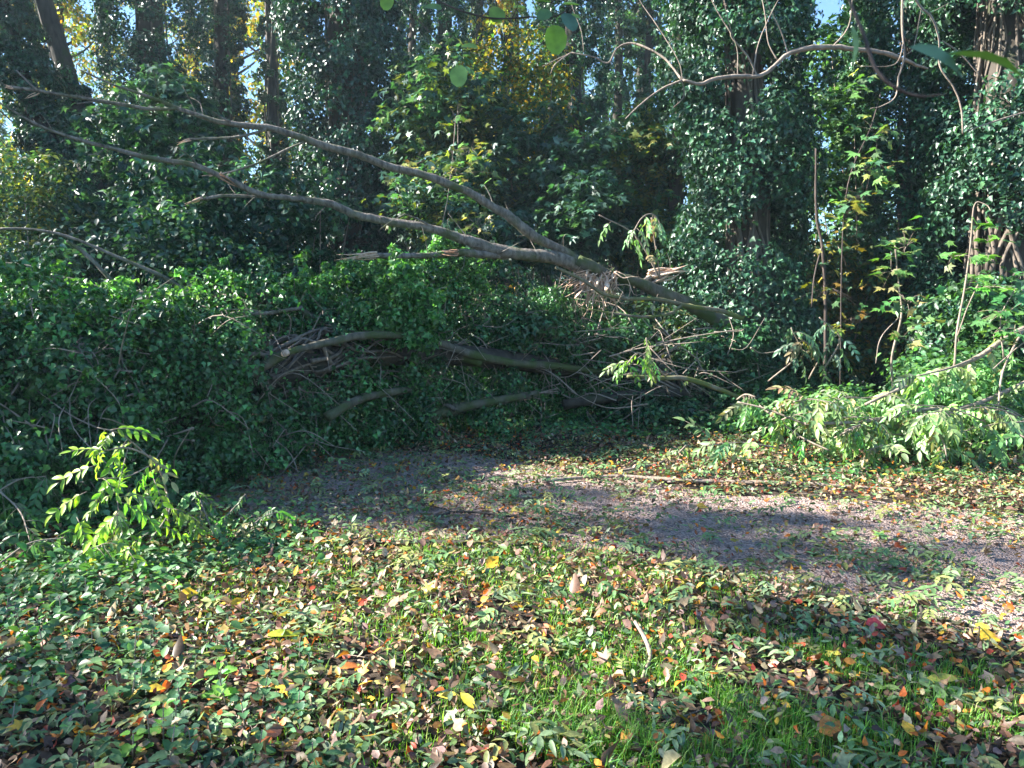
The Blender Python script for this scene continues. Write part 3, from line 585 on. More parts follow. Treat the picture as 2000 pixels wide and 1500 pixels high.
# ------------------------------------------------------------------ the bare fallen tree with broken branches
def fallen_tree():
    e = empty('fallen_tree', G(1480, 800), 'snapped bare ash with long broken branches pointing left over the ivy', 'fallen tree')
    def limb(pts, wd, name='branch', mat=None, parent=None, label=None, jit=.16):
        wd = [v * .63 for v in wd]
        t_ = Tubes(); d = np.array([p[2] for p in pts]); c = catmull([P(*p) for p in pts], 1)
        rad = np.interp(np.linspace(0, 1, len(pts)), np.linspace(0, 1, len(wd)), wd) / 2 / FPX * d
        cs = t_.add([P(*p) for p in pts], rad, 7, 10, .06, jit)
        if name in ('branch', 'trunk'):
            for k in range(len(pts) * 2):
                i = rng.integers(2, len(cs) - 2); rr = np.interp(i, [0, len(cs)], [rad[0], rad[-1]]); dr = norm(rng.normal(0, 1, 3) + [-.6, -.2, .5]); ln = rng.uniform(.02, .05) if k % 3 else rng.uniform(.10, .35)
                t_.add([cs[i], cs[i] + dr * (rr + ln * .5), cs[i] + dr * (rr + ln) + rng.normal(0, ln * .15, 3)], [rr * .35 if k % 3 else .006, .0025], 2, 5, .15)
        o = t_.build(name, mat or M_bark, parent or e)
        if label: o['label'] = label
        return o
    def torn(p0, p1, w0, n=6, parent=None, mat=None):
        t_ = Tubes(); a = P(*p0); b = P(*p1); L = np.linalg.norm(b - a)
        for k in range(n):
            s = rng.normal(0, w0 * .35, 3); q = a + (b - a) * rng.uniform(.5, 1.1) + rng.normal(0, w0 * .3, 3)
            t_.add([a + s, (a + q) / 2 + s, q], [w0 * .42, w0 * .3, .002], 2, 5, .3, 0, .4)
        return t_.build('torn_end', mat or M_wood, parent or e)
    limb([(1490, 680, 10.7), (1450, 655, 10.6), (1400, 625, 10.4), (1310, 578, 10.1), (1230, 548, 9.9), (1160, 522, 9.8)], [40, 40, 38, 35, 30, 22], 'trunk', M_limb, label='leaning main trunk running up from the foot')
    b1 = limb([(1165, 525, 9.8), (1100, 492, 9.7), (1030, 450, 9.6), (975, 410, 9.5), (910, 373, 9.4), (850, 350, 9.3), (780, 330, 9.2), (710, 308, 9.1), (640, 285, 9), (570, 262, 8.9), (500, 247, 8.8), (420, 236, 8.7), (345, 210, 8.6), (290, 190, 8.5), (220, 165, 8.4), (155, 136, 8.3)],
         [24, 28, 28, 27, 26, 25, 24, 23, 22, 20, 18, 15, 12, 9, 6, 4], label='highest of the long branches')
    limb([(350, 212, 8.6), (280, 211, 8.5), (190, 196, 8.4), (100, 182, 8.3), (15, 170, 8.2)], [10, 11, 11, 9, 9], parent=b1); torn((25, 172, 8.2), (10, 168, 8.15), .035, parent=b1)
    limb([(75, 178, 8.25), (50, 155, 8.2), (32, 137, 8.2)], [6, 4], parent=b1, name='twig'); torn((72, 184, 8.25), (48, 194, 8.2), .03, parent=b1)
    limb([(200, 197, 8.4), (170, 200, 8.35), (150, 203, 8.3)], [5, 3], parent=b1, name='twig')
    limb([(600, 275, 8.95), (560, 292, 8.9), (500, 320, 8.8), (440, 338, 8.7), (395, 344, 8.6)], [6, 7, 5, 3], parent=b1, name='twig'); limb([(500, 320, 8.8), (450, 336, 8.6), (410, 345, 8.5)], [5, 3], parent=b1, name='twig')
    limb([(520, 252, 8.8), (490, 262, 8.75), (430, 270, 8.7), (370, 272, 8.6)], [8, 8, 7], parent=b1, name='twig'); torn((372, 273, 8.6), (345, 281, 8.55), .03, parent=b1)
    limb([(450, 238, 8.7), (430, 228, 8.65), (415, 218, 8.6)], [6, 4], parent=b1, name='twig')
    b2 = limb([(1170, 528, 9.8), (1130, 515, 9.7), (1070, 503, 9.6), (1010, 495, 9.5), (950, 484, 9.4), (900, 465, 9.3), (840, 447, 9.2), (760, 432, 9.1), (700, 420, 9), (650, 400, 8.9), (600, 390, 8.8), (550, 386, 8.7), (500, 378, 8.6), (450, 352, 8.5), (380, 322, 8.4), (280, 306, 8.3), (200, 286, 8.2), (120, 262, 8.1), (60, 236, 8), (-20, 190, 7.9)],
         [44, 42, 40, 38, 34, 30, 27, 25, 25, 24, 20, 19, 19, 18, 16, 15, 12, 9, 7, 5], label='long branch below the highest one')
    limb([(520, 384, 8.65), (470, 382, 8.6), (430, 384, 8.5), (390, 390, 8.4)], [10, 11, 9], parent=b2); torn((395, 388, 8.4), (362, 398, 8.35), .04, parent=b2)
    torn((430, 344, 8.4), (465, 362, 8.45), .06, 4, b2, M_cutwood)
    limb([(390, 325, 8.4), (370, 305, 8.35), (350, 290, 8.3)], [7, 4], parent=b2, name='twig'); limb([(205, 290, 8.2), (190, 300, 8.15), (172, 303, 8.1)], [5, 4], parent=b2, name='twig')
    limb([(95, 252, 8.1), (88, 257, 8.05), (80, 258, 8)], [7, 5], parent=b2, name='twig')
    limb([(850, 448, 9.2), (820, 430, 9.1), (790, 418, 9)], [8, 3], parent=b2, name='twig'); limb([(790, 418, 9), (760, 435, 8.95), (738, 452, 8.9)], [3, 2], parent=b2, name='twig')
    b3 = limb([(990, 500, 9.5), (930, 494, 9.3), (880, 494, 9.1), (820, 500, 8.9), (760, 499, 8.8), (720, 500, 8.7)], [24, 22, 20, 18, 15], label='short lower branch ending in torn pale wood'); torn((735, 499, 8.7), (660, 506, 8.5), .06, 9, b3)
    torn((895, 493, 9.0), (862, 492, 8.95), .05, 5, b3, M_cutwood)
    limb([(1240, 560, 10.0), (1280, 538, 10.3), (1320, 530, 10.5)], [14, 16, 14], label='short stub with a torn pale end'); torn((1275, 540, 10.3), (1342, 524, 10.2), .12, 14)
    b4 = limb([(1450, 622, 10.0), (1400, 606, 9.9), (1340, 598, 9.75), (1290, 586, 9.6), (1230, 583, 9.5), (1180, 574, 9.4), (1140, 548, 9.3), (1085, 522, 9.2)], [16, 14, 13, 12, 12, 11, 9], mat=M_moss, label='thin mossy branch in front of the break')
    limb([(1330, 597, 9.7), (1310, 612, 9.5), (1260, 619, 9.4), (1200, 612, 9.3), (1150, 604, 9.2)], [9, 9, 8, 5], mat=M_moss, parent=b4)
    # splintered break: many torn fibres
    t_ = Tubes()
    for k in range(80):
        a0 = P(rng.uniform(1145, 1205), rng.uniform(528, 552), 9.62); ang = rng.uniform(R(95), R(205)) if k % 3 else rng.uniform(R(40), R(100))
        L = rng.uniform(.16, .52); d1 = np.array([math.cos(ang) * L, rng.normal(-.05, .06), -abs(math.sin(ang)) * L])
        t_.add([a0, a0 + d1 * .35 + rng.normal(0, .035, 3), a0 + d1 * .7 + rng.normal(0, .05, 3), a0 + d1 + rng.normal(0, .07, 3)], [rng.uniform(.010, .034), .016, .002], 3, 4, .3, 0, .3)
    for k in range(12):
        a0 = P(rng.uniform(1140, 1185), rng.uniform(545, 565), 9.65); d1 = np.array([rng.uniform(-.35, -.1), rng.normal(0, .04), rng.uniform(-.14, .02)])
        t_.add([a0, a0 + d1 * .6, a0 + d1], [.05, .04, .003], 3, 6, .4, 0, .25)
    for k in range(9):
        a0 = P(rng.uniform(1150, 1195), rng.uniform(532, 548), 9.6); d1 = np.array([rng.uniform(-.12, .10), rng.normal(-.03, .04), rng.uniform(-.34, -.16)])
        t_.add([a0, a0 + d1 * .5 + rng.normal(0, .03, 3), a0 + d1], [.05, .045, .006], 3, 6, .4, 0, .22)
    o = t_.build('splintered_break', M_wood, e); o['label'] = 'fan of torn pinkish wood fibres'
    mo = Tubes(); mo.add([P(1128, 508, 9.6), P(1150, 520, 9.62), P(1172, 530, 9.65)], [.075, .10, .085], 3, 10, .2); mo.build('moss_collar', M_limb, e)
    return e
fallen_tree()

# ------------------------------------------------------------------ ash leaves
def ash_leaf(bt, base, d, L, n=9, col=(.09, .2, .04), droop=.5, lsize=.34, up=(0, 0, 1)):
    """adds leaflets of one compound leaf to bt list, returns rachis points"""
    d = norm(np.asarray(d, float)); pts = [np.asarray(base, float)]; dd = d.copy()
    m = (n - 1) // 2 + 1
    for k in range(m): dd = norm(dd + np.array([0, 0, -droop / m])); pts.append(pts[-1] + dd * L / m)
    up = np.asarray(up, float)
    side = norm(np.cross(dd, up) + 1e-4); nr = norm(np.cross(side, dd))
    for k in range(1, m + 1):
        q = pts[k]; s = L * lsize * (1 if k < m else 1.05)
        if k == m: bt.append((q, nr, norm(pts[k] - pts[k - 1]), s, col))
        else:
            for sg in (-1, 1):
                t = norm(side * sg * .8 + norm(pts[k] - pts[k - 1]) * .75 + np.array([0, 0, -droop * .45]))
                bt.append((q, norm(nr + side * sg * rng.normal(.1, .25) + rng.normal(0, .2, 3)), t, s * rng.uniform(.8, 1.1), col))
    return pts
LEAFLET = T([(0,0,0),(-.12,.14,.03),(-.185,.38,.045),(-.15,.66,.035),(0,1,-.05),(.15,.66,.035),(.185,.38,.045),(.12,.14,.03),(0,.4,0),(0,.7,-.015)],
            [(0,8,2,1),(8,9,3,2),(9,4,3),(0,7,6,8),(8,6,5,9),(9,5,4)])
def ash_obj(bt, rach, parent, leafname='leaves', mat=None, wid=.0022, tubes=None):
    pos = np.array([b[0] for b in bt]); nr = np.array([b[1] for b in bt]); tp = np.array([b[2] for b in bt]); sz = np.array([b[3] for b in bt]); cl = np.array([b[4] for b in bt])
    cl = cl * rng.lognormal(0, .18, (len(cl), 1)) * (1 + rng.normal(0, .06, (len(cl), 3)))
    leaf_obj(leafname, [leaves(LEAFLET, pos, nr, tp, sz, np.clip(cl, .01, .9), rng.uniform(-.1, .5, len(pos)))], mat or M_soft, parent)
    if tubes is not None:
        for r in rach: tubes.add(r, [wid, wid * .5], 1, 4, 0)
    else:
        for r in rach: t_ = Tubes(); t_.add(r, [wid, wid * .5], 1, 4, 0); t_.build('leaf_stalk', M_twig, parent)

def ash_branch(stems, nleaf, label, L=.28, col=(.11, .22, .05), droop=1.4, mat=M_twig, hang=.75, name='ash_branch', group=None, lsize=.34, cat='branch', spread=.9):
    """stems: lists of (px,py,d) with widths in px"""
    e = empty(name, P(*stems[0][0][0]) * [1, 1, 0], label, cat, group); bt = []; rach = []; curves = []
    t_ = Tubes()
    for pts, wd in stems:
        d = np.mean([p[2] for p in pts]); c = t_.add([P(*p) for p in pts], [v * .75 / 2 / FPX * d for v in wd], 6, 7, .05, .1); curves.append(c)
    tot = sum(len(c) for c in curves)
    for k in range(nleaf):
        c = curves[rng.choice(len(curves), p=[len(c) / tot for c in curves])]
        i = rng.integers(int(len(c) * .25), len(c)); q = c[i]
        side = norm(rng.normal(0, 1, 3) * [1, 1, .4]) * spread + np.array([0, 0, .35 - hang])
        cc = (np.array(col) if rng.random() > .12 else np.array([.26, .24, .10])) * rng.lognormal(0, .35) * (1 + rng.normal(0, .12, 3))
        rach.append(ash_leaf(bt, q, side, L * rng.uniform(.7, 1.2), int(rng.choice([7, 9, 11])), cc, droop * rng.uniform(.6, 1.2), lsize, norm(np.array([rng.normal(0, .5), -.5, 1]))))
    ash_obj(bt, rach, e, tubes=t_); t_.build('stem', mat, e); return e
AC = (.12, .24, .07)
ash_branch([([(1440, 775, 8.8), (1350, 742, 8.6), (1290, 738, 8.5), (1225, 735, 8.4)], [13, 13, 12, 10])], 0 + 2, 'mossy stick between the fallen trunk and the wilted ash heap', mat=M_moss, L=.2)
ash_branch([([(1300, 735, 8.5), (1270, 700, 8.3), (1262, 660, 8.2)], [5, 4]), ([(1270, 700, 8.3), (1245, 690, 8.2), (1225, 710, 8.1)], [4, 3])], 16, 'small bright ash sprig hanging over the dark hollow near the mossy stick', L=.24, col=(.14, .27, .07))
ash_branch([([(1340, 870, 7.6), (1325, 885, 7.5)], [4, 3])], 6, 'lone wilted ash leaf tuft lying at the far edge of the path', L=.22, col=(.16, .26, .11))
ash_branch([([(1300, 470, 9.2), (1285, 430, 9.1), (1270, 418, 9), (1250, 430, 8.9), (1225, 480, 8.9)], [4, 3]), ([(1290, 545, 9.3), (1240, 460, 9.2), (1170, 420, 9)], [5, 3]), ([(1290, 545, 9.3), (1280, 480, 9.2), (1272, 425, 9.1)], [4, 3])], 18, 'ash spray standing above the broken stub', L=.26, col=(.13, .26, .10))
ash_branch([([(1500, 745, 9.2), (1560, 690, 9.0), (1545, 640, 8.9)], [5, 3]), ([(1580, 740, 9.2), (1600, 690, 9), (1560, 660, 8.9)], [5, 3]), ([(1610, 720, 9), (1640, 660, 8.9), (1600, 620, 8.8)], [5, 3])], 26, 'pale bluish ash foliage in front of the right ivy tree foot', L=.26, col=(.13, .23, .13), hang=.5)
heap = [([(2150, 600, 8.6), (2000, 640, 8.3), (1900, 702, 8), (1800, 742, 7.8), (1690, 790, 7.5)], [14, 13, 11, 7]),
        ([(2100, 700, 8.2), (1900, 790, 7.8), (1800, 800, 7.7), (1700, 822, 7.5), (1570, 828, 7.3)], [12, 12, 10, 8]),
        ([(1900, 702, 8), (1850, 720, 7.6), (1790, 735, 7.4)], [7, 4]), ([(1800, 800, 7.7), (1840, 860, 7.2), (1850, 900, 7.1)], [6, 3]),
        ([(1570, 828, 7.3), (1500, 800, 7.4), (1440, 785, 7.5)], [6, 4]), ([(2000, 640, 8.3), (1960, 720, 7.9), (1950, 790, 7.7)], [7, 4]), ([(1900, 790, 7.8), (1960, 830, 7.3), (2010, 860, 7.1)], [6, 4])]
for k in range(26):
    x = rng.uniform(1470, 2060); y = rng.uniform(770, 880) - max(0, (x - 1850)) * .25; d = rng.uniform(7.1, 8.3); l = rng.uniform(60, 150) * rng.choice([-1, 1]); v = rng.uniform(-45, 30)
    heap.append(([(x, y, d), (x + l * .5, y + v * .6 - 8, d - .1), (x + l, y + v, d - .2)], [5, 4, 2]))
ash_branch(heap, 330, 'heap of wilted drooping ash leaves on pale branches at the right', L=.30, col=(.19, .30, .12), hang=.38, droop=1.25, spread=1.0)
ash_branch([([(1440, 780, 7.9), (1455, 770, 7.7), (1475, 775, 7.6)], [5, 4]), ([(1640, 850, 7.3), (1680, 830, 7.2), (1650, 840, 7.1)], [5, 4]), ([(1480, 790, 7.8), (1560, 850, 7.4), (1620, 880, 7.2)], [5, 4])], 36, 'wilted ash twigs lying on the ground left of the big ash heap', L=.24, col=(.14, .26, .09), hang=1.0, droop=1.8, spread=.6)
# bright sprig at the left foreground
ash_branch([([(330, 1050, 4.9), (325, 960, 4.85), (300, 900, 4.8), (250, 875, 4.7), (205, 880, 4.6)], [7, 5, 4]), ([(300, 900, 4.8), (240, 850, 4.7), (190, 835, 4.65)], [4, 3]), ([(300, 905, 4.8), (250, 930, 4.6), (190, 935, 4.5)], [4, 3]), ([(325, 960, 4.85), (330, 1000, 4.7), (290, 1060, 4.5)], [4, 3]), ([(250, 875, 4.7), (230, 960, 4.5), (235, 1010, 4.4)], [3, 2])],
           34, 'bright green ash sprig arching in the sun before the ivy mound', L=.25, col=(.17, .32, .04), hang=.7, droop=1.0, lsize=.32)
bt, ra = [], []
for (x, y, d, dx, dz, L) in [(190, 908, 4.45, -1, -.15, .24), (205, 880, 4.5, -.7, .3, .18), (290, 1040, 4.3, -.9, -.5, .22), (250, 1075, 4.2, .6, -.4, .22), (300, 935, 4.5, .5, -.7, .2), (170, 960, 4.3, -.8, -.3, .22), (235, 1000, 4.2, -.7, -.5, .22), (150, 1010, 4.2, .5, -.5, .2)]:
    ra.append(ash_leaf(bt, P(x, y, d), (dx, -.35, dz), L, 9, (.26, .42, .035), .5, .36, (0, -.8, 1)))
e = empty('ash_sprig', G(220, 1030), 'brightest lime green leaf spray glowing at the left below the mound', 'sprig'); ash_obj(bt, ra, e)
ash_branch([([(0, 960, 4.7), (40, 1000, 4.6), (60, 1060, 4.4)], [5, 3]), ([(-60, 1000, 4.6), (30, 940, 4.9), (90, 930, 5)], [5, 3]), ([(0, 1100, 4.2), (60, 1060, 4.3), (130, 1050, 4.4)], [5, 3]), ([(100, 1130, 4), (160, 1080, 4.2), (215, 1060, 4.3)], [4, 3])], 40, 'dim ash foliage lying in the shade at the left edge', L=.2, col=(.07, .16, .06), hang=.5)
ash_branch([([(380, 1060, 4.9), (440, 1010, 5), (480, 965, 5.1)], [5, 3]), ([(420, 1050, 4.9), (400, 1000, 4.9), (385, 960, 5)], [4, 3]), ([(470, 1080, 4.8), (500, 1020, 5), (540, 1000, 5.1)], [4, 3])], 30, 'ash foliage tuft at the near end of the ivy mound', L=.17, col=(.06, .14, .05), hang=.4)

# front broken log --------------------------------------------------------------
e = empty('fallen_log', G(800, 850), 'short grey broken log lying across the front of the ivy', 'log')
t_ = Tubes(); t_.add([P(798, 826, 8.5), P(840, 815, 8.6), P(880, 800, 8.7), P(960, 785, 8.9), P(1050, 768, 9.2)], [.035, .05, .06, .062, .055, .04], 6, 10, .06, .15); t_.build('trunk', M_limb, e)
t_ = Tubes(); t_.add([P(888, 800, 8.65), P(878, 793, 8.6), P(870, 790, 8.6)], [.028, .02], 2, 7); t_.build('stub', M_bark, e)
t_ = Tubes()
for k in range(6): t_.add([P(1010, 775, 9.1) + rng.normal(0, .02, 3), P(1050, 768, 9.2), P(1090, 762 + rng.normal(0, 4), 9.2)], [.014, .003], 3, 4, .2)
t_.build('torn_end', M_twig, e)
def stick(pts, wd, label, mat=M_bark, name='fallen_stick', twigs=0, group=None):
    t_ = Tubes(); q = [G(p[0], p[1], p[2] if len(p) > 2 else .03) for p in pts]
    for a in q: a[2] = float(gz(a[0], a[1])) + (a[2])
    d = np.mean([a[1] for a in q]); c = t_.add(q, [v / 2 / FPX * d for v in wd], 6, 7, .08, .1)
    for k in range(twigs):
        i = rng.integers(2, len(c) - 1); dr = norm(np.array([rng.normal(), rng.normal(), .15])) * rng.uniform(.1, .35)
        t_.add([c[i], c[i] + dr * .5 + rng.normal(0, .015, 3), c[i] + dr], [.004, .002], 3, 4)
    return tag(t_.build(name, mat), label, 'stick', group)
stick([(480, 1050), (620, 1050), (760, 1058), (900, 1062), (1040, 1072), (1160, 1078)], [8, 12, 13, 11, 8], 'long dark stick along the near edge of the path', M_trunk, twigs=6)
stick([(1060, 940), (1200, 930), (1330, 938), (1480, 945), (1620, 950), (1760, 955)], [7, 9, 8, 5], 'long pale stick lying along the far side of the path', M_twig, twigs=9)
stick([(1480, 1150), (1560, 1165), (1620, 1160), (1720, 1180)], [8, 10, 7], 'brown stick where the path meets the grass', M_trunk, twigs=4)
stick([(1790, 1222), (1800, 1200), (1796, 1180)], [7, 9, 6], 'short curved stick beside the gravel at the right', M_trunk)
stick([(1830, 1210), (1900, 1225), (1950, 1240)], [9, 8], 'stick half buried in leaves at the right path corner', M_trunk, twigs=3)
stick([(1240, 1205, .1), (1262, 1240, .08), (1270, 1270, .05), (1255, 1310, .03)], [8, 9, 7], 'hooked pale stick standing in the foreground grass', M_twig)
stick([(0, 1470), (60, 1450), (110, 1425)], [16, 12, 9], 'grey stick in the bottom left corner', M_twig)
stick([(150, 1290), (200, 1282), (245, 1258)], [6, 5, 4], 'thin pale twig among the left foreground leaves', M_twig)
stick([(830, 1015), (900, 1000), (1010, 1012)], [6, 5, 4], 'thin twig on the left part of the path', M_trunk, twigs=4)
stick([(1100, 900, .02), (1180, 915), (1290, 905), (1310, 880, .1)], [5, 5, 3], 'curved twig near the lone wilted tuft', M_twig, twigs=5)

# brush pile of dead twigs ---------------------------------------------------------
e = empty('brush_pile', G(1330, 820), 'tangle of dead grey twigs under the mossy stick', 'brush pile')
t_ = Tubes()
for k in range(75):
    a = P(rng.uniform(1120, 1470), rng.uniform(640, 800), rng.uniform(9, 10)); a[2] = max(a[2], .1); d1 = norm(rng.normal(0, 1, 3) * [1.4, .6, .5]); L = rng.uniform(.3, 1.1)
    t_.add([a, a + d1 * L * .5 + rng.normal(0, .06, 3), a + d1 * L + rng.normal(0, .08, 3)], [rng.uniform(.004, .012), .003], 4, 5)
t_.build('twigs', M_twig, e)
lg = Tubes(); lg.add([P(1100, 790, 9.6), P(1200, 775, 9.8), P(1320, 770, 10), P(1450, 790, 10.2)], [.07, .08, .06], 4, 9); lg.build('limb', M_trunk, e)

# right saplings ------------------------------------------------------------------
def sapling(stems, lv, label, colours, size=.14, tmpl=MAPLE, name='maple_sapling', mat=M_twig, nup=1.0, group=None):
    e = empty(name, P(*stems[0][0][0]) * [1, 1, 0], label, 'sapling', group); t_ = Tubes()
    for pts, wd in stems:
        d = np.mean([p[2] for p in pts]); t_.add([P(*p) for p in pts], [v * .5 / 2 / FPX * d for v in wd], 6, 7, .05, .2)
    pos = []; 
    for (x, y, d, r, n) in lv:
        n = int(n * 1.7)
        c = P(x, y, d); pos.append(c + rng.normal(0, 1, (n, 3)) * [r / FPX * d * .5, .12, r / FPX * d * .4])
        for q in pos[-1][::2]: t_.add([c + (q - c) * .1, c + (q - c) * .6 + [0, 0, .02], q], [.003, .0015], 2, 4)
    t_.build('stem', mat, e); pos = np.concatenate(pos); n = len(pos)
    nr = norm(np.array([0, -.45, nup]) + rng.normal(0, .45, (n, 3))); tp = norm(rng.normal(0, 1, (n, 3)) * [1, .7, .2] + [0, -.2, -.7])
    leaf_obj('leaves', [leaves(tmpl, pos, nr, tp, size * rng.uniform(.6, 1.15, n), tint(colours, n, .2), rng.uniform(0, .35, n))], M_soft, e)
    return e
MG = [(.08, .19, .06), (.10, .22, .06), (.06, .15, .06)]
sapling([([(1745, 770, 8.9), (1742, 700, 8.8), (1760, 620, 8.7), (1755, 560, 8.7), (1748, 480, 8.6)], [11, 9, 6, 5]), ([(1755, 620, 8.7), (1720, 660, 8.5), (1710, 710, 8.4)], [4, 3])],
        [(1770, 480, 8.6, 45, 14), (1740, 530, 8.6, 40, 10), (1770, 590, 8.6, 40, 10), (1800, 640, 8.5, 38, 9), (1760, 660, 8.5, 30, 5)], 'maple sapling with a crooked thin stem and yellowing leaves', MG + [(.28, .25, .10), (.12, .2, .06)], .14)
sapling([([(1862, 720, 8), (1870, 640, 8), (1885, 560, 8), (1896, 470, 8), (1903, 400, 8), (1925, 400, 7.95), (1935, 412, 7.9)], [9, 8, 6, 4, 3]), ([(1868, 660, 8), (1890, 600, 7.9), (1910, 555, 7.9)], [5, 4])],
        [(1915, 440, 7.95, 14, 4), (1915, 505, 7.9, 25, 6), (1920, 560, 7.9, 30, 8), (1860, 500, 8, 25, 5), (1930, 470, 7.9, 14, 3)], 'tall reddish sapling stem with drooping top leaves', [(.12, .28, .05), (.10, .22, .06)], .13)
sapling([([(1960, 700, 7.8), (1955, 620, 7.8), (1985, 560, 7.8)], [6, 5, 4]), ([(2040, 640, 7.8), (1985, 680, 7.7), (1940, 720, 7.6)], [6, 4])],
        [(1965, 610, 7.8, 45, 12), (1990, 560, 7.8, 40, 9), (1940, 650, 7.8, 35, 7), (1980, 650, 7.7, 35, 8)], 'large leaved maple shoots cut by the right edge', [(.11, .26, .07), (.08, .19, .08)], .15)
sapling([([(1610, 760, 10), (1612, 600, 10), (1606, 480, 10), (1595, 420, 10), (1593, 290, 10)], [13, 12, 11, 10, 8]), ([(1606, 480, 10), (1590, 540, 9.8), (1585, 600, 9.7)], [6, 5])], [(1640, 480, 10, 50, 12), (1620, 560, 10, 60, 14), (1680, 620, 9.8, 50, 10)],
        'broken topped bare pole between the right trunks', [(.05, .12, .05), (.2, .18, .03)], .11, mat=M_dark_twig)
sapling([([(1640, 780, 9.6), (1650, 400, 9.7), (1700, 250, 9.7), (1720, 180, 9.7)], [5, 5, 3])], [(1690, 165, 9.6, 35, 8), (1715, 260, 9.6, 40, 12), (1710, 320, 9.6, 36, 9), (1730, 345, 9.6, 40, 10), (1690, 380, 9.6, 60, 14), (1650, 420, 9.6, 50, 12)], 'tall slender maple with hanging leaves before the sky gap', [(.08, .18, .07), (.12, .23, .07), (.09, .2, .08), (.24, .24, .06)], .15, mat=M_dark_twig)
sapling([([(790, 640, 11.5), (860, 450, 11.5), (880, 340, 11.5), (890, 230, 11.5)], [5, 4, 3])], [(890, 230, 11.5, 30, 8), (920, 290, 11.5, 50, 10), (890, 340, 11.5, 60, 16), (930, 440, 11.4, 60, 16), (810, 320, 11.5, 30, 8)], 'pale sunlit maple shoot with yellow leaves behind the long branches', [(.12, .24, .07), (.24, .30, .04), (.30, .25, .06)], .14)

# overhanging twigs -------------------------------------------------------------
def hanging(stems, label, mat=M_twig, name='overhanging_branch', k=6, lv=(), colours=None, size=.06):
    e = empty(name, P(*stems[0][0][0]), label, 'branch'); t_ = Tubes()
    for pts, wd in stems:
        d = np.mean([p[2] for p in pts]); t_.add([P(*p) for p in pts], [v * .66 / 2 / FPX * d for v in wd], k, 7, .06, .22)
    t_.build('twigs', mat, e)
    for (x, y, d, rx, rot, cc, nrm_) in lv:
        s = rx / FPX * d; c = P(x, y, d); tip = np.array([math.sin(R(rot)), 0, math.cos(R(rot))])
        leaf_round(c - tip * s * .5, nrm_, tip, s, cc, e)
    return e
RL = []
def leaf_round(pos, nr, tip, s, cc, parent):
    pts = [(0, 0, 0)]; m = 22
    for k in range(m):
        a = 2 * math.pi * k / m; rr = .5 * (1 + .04 * math.sin(k * 2.7)) ; pts.append((math.sin(a) * rr * .86, .5 - math.cos(a) * rr, .05 * abs(math.sin(a))))
    pts[0] = (0, .5, -.02)
    Tm = T(pts, [(0, 1 + k, 1 + (k + 1) % m) for k in range(m)])
    b = leaves(Tm, np.array([pos]), np.array([nr], float), np.array([tip], float), [s], np.array([cc]), .12)
    leaf_obj('leaf', [b], M_soft, parent)
LG = (.20, .32, .05)
hanging([([(760, -60, 1.9), (850, 0, 1.85), (930, 30, 1.8), (985, 37, 1.8), (1035, 33, 1.8), (1075, 35, 1.75), (1110, 20, 1.75)], [6, 5, 4, 3]), ([(1000, 37, 1.8), (1025, -20, 1.8)], [3, 2]), ([(780, -20, 1.85), (810, 30, 1.85), (850, 75, 1.8), (875, 98, 1.8), (900, 100, 1.8), (950, 95, 1.8)], [3, 2.5, 2]), ([(1075, 35, 1.75), (1083, 60, 1.75)], [2, 1.5]), ([(890, 100, 1.8), (897, 132, 1.8)], [1.5, 1]), ([(920, 30, 1.8), (940, 62, 1.8)], [2, 1])],
        'dark twig with round hanging leaves reaching in from the top', M_dark_twig, lv=[
        (1084, 80, 1.75, 56, 180, (.22, .36, .05), (.1, -1, .2)), (897, 149, 1.8, 40, 180, (.20, .32, .09), (-.2, -1, .1)), (757, 8, 1.85, 30, 190, LG, (0, -1, .3)), (845, 20, 1.8, 34, 110, (.10, .18, .04), (0, -.6, .8)), (972, 25, 1.8, 36, 30, (.14, .22, .05), (.3, -1, .3)), (917, 94, 1.8, 32, 100, LG, (0, -.5, .8)), (1063, 28, 1.75, 30, 60, (.10, .18, .10), (0, -1, .3)), (1110, 45, 1.72, 38, 150, (.08, .15, .12), (.5, -1, .5)), (1118, 38, 1.75, 30, 110, LG, (0, -.5, .8)), (1115, 5, 1.75, 32, 80, LG, (0, -.5, 1)), (852, 96, 1.8, 20, 130, LG, (0, -.6, .8)), (1060, 2, 1.75, 32, 90, (.12, .2, .07), (0, -.3, 1)), (1015, 8, 1.8, 26, 60, LG, (0, -.6, 1))])
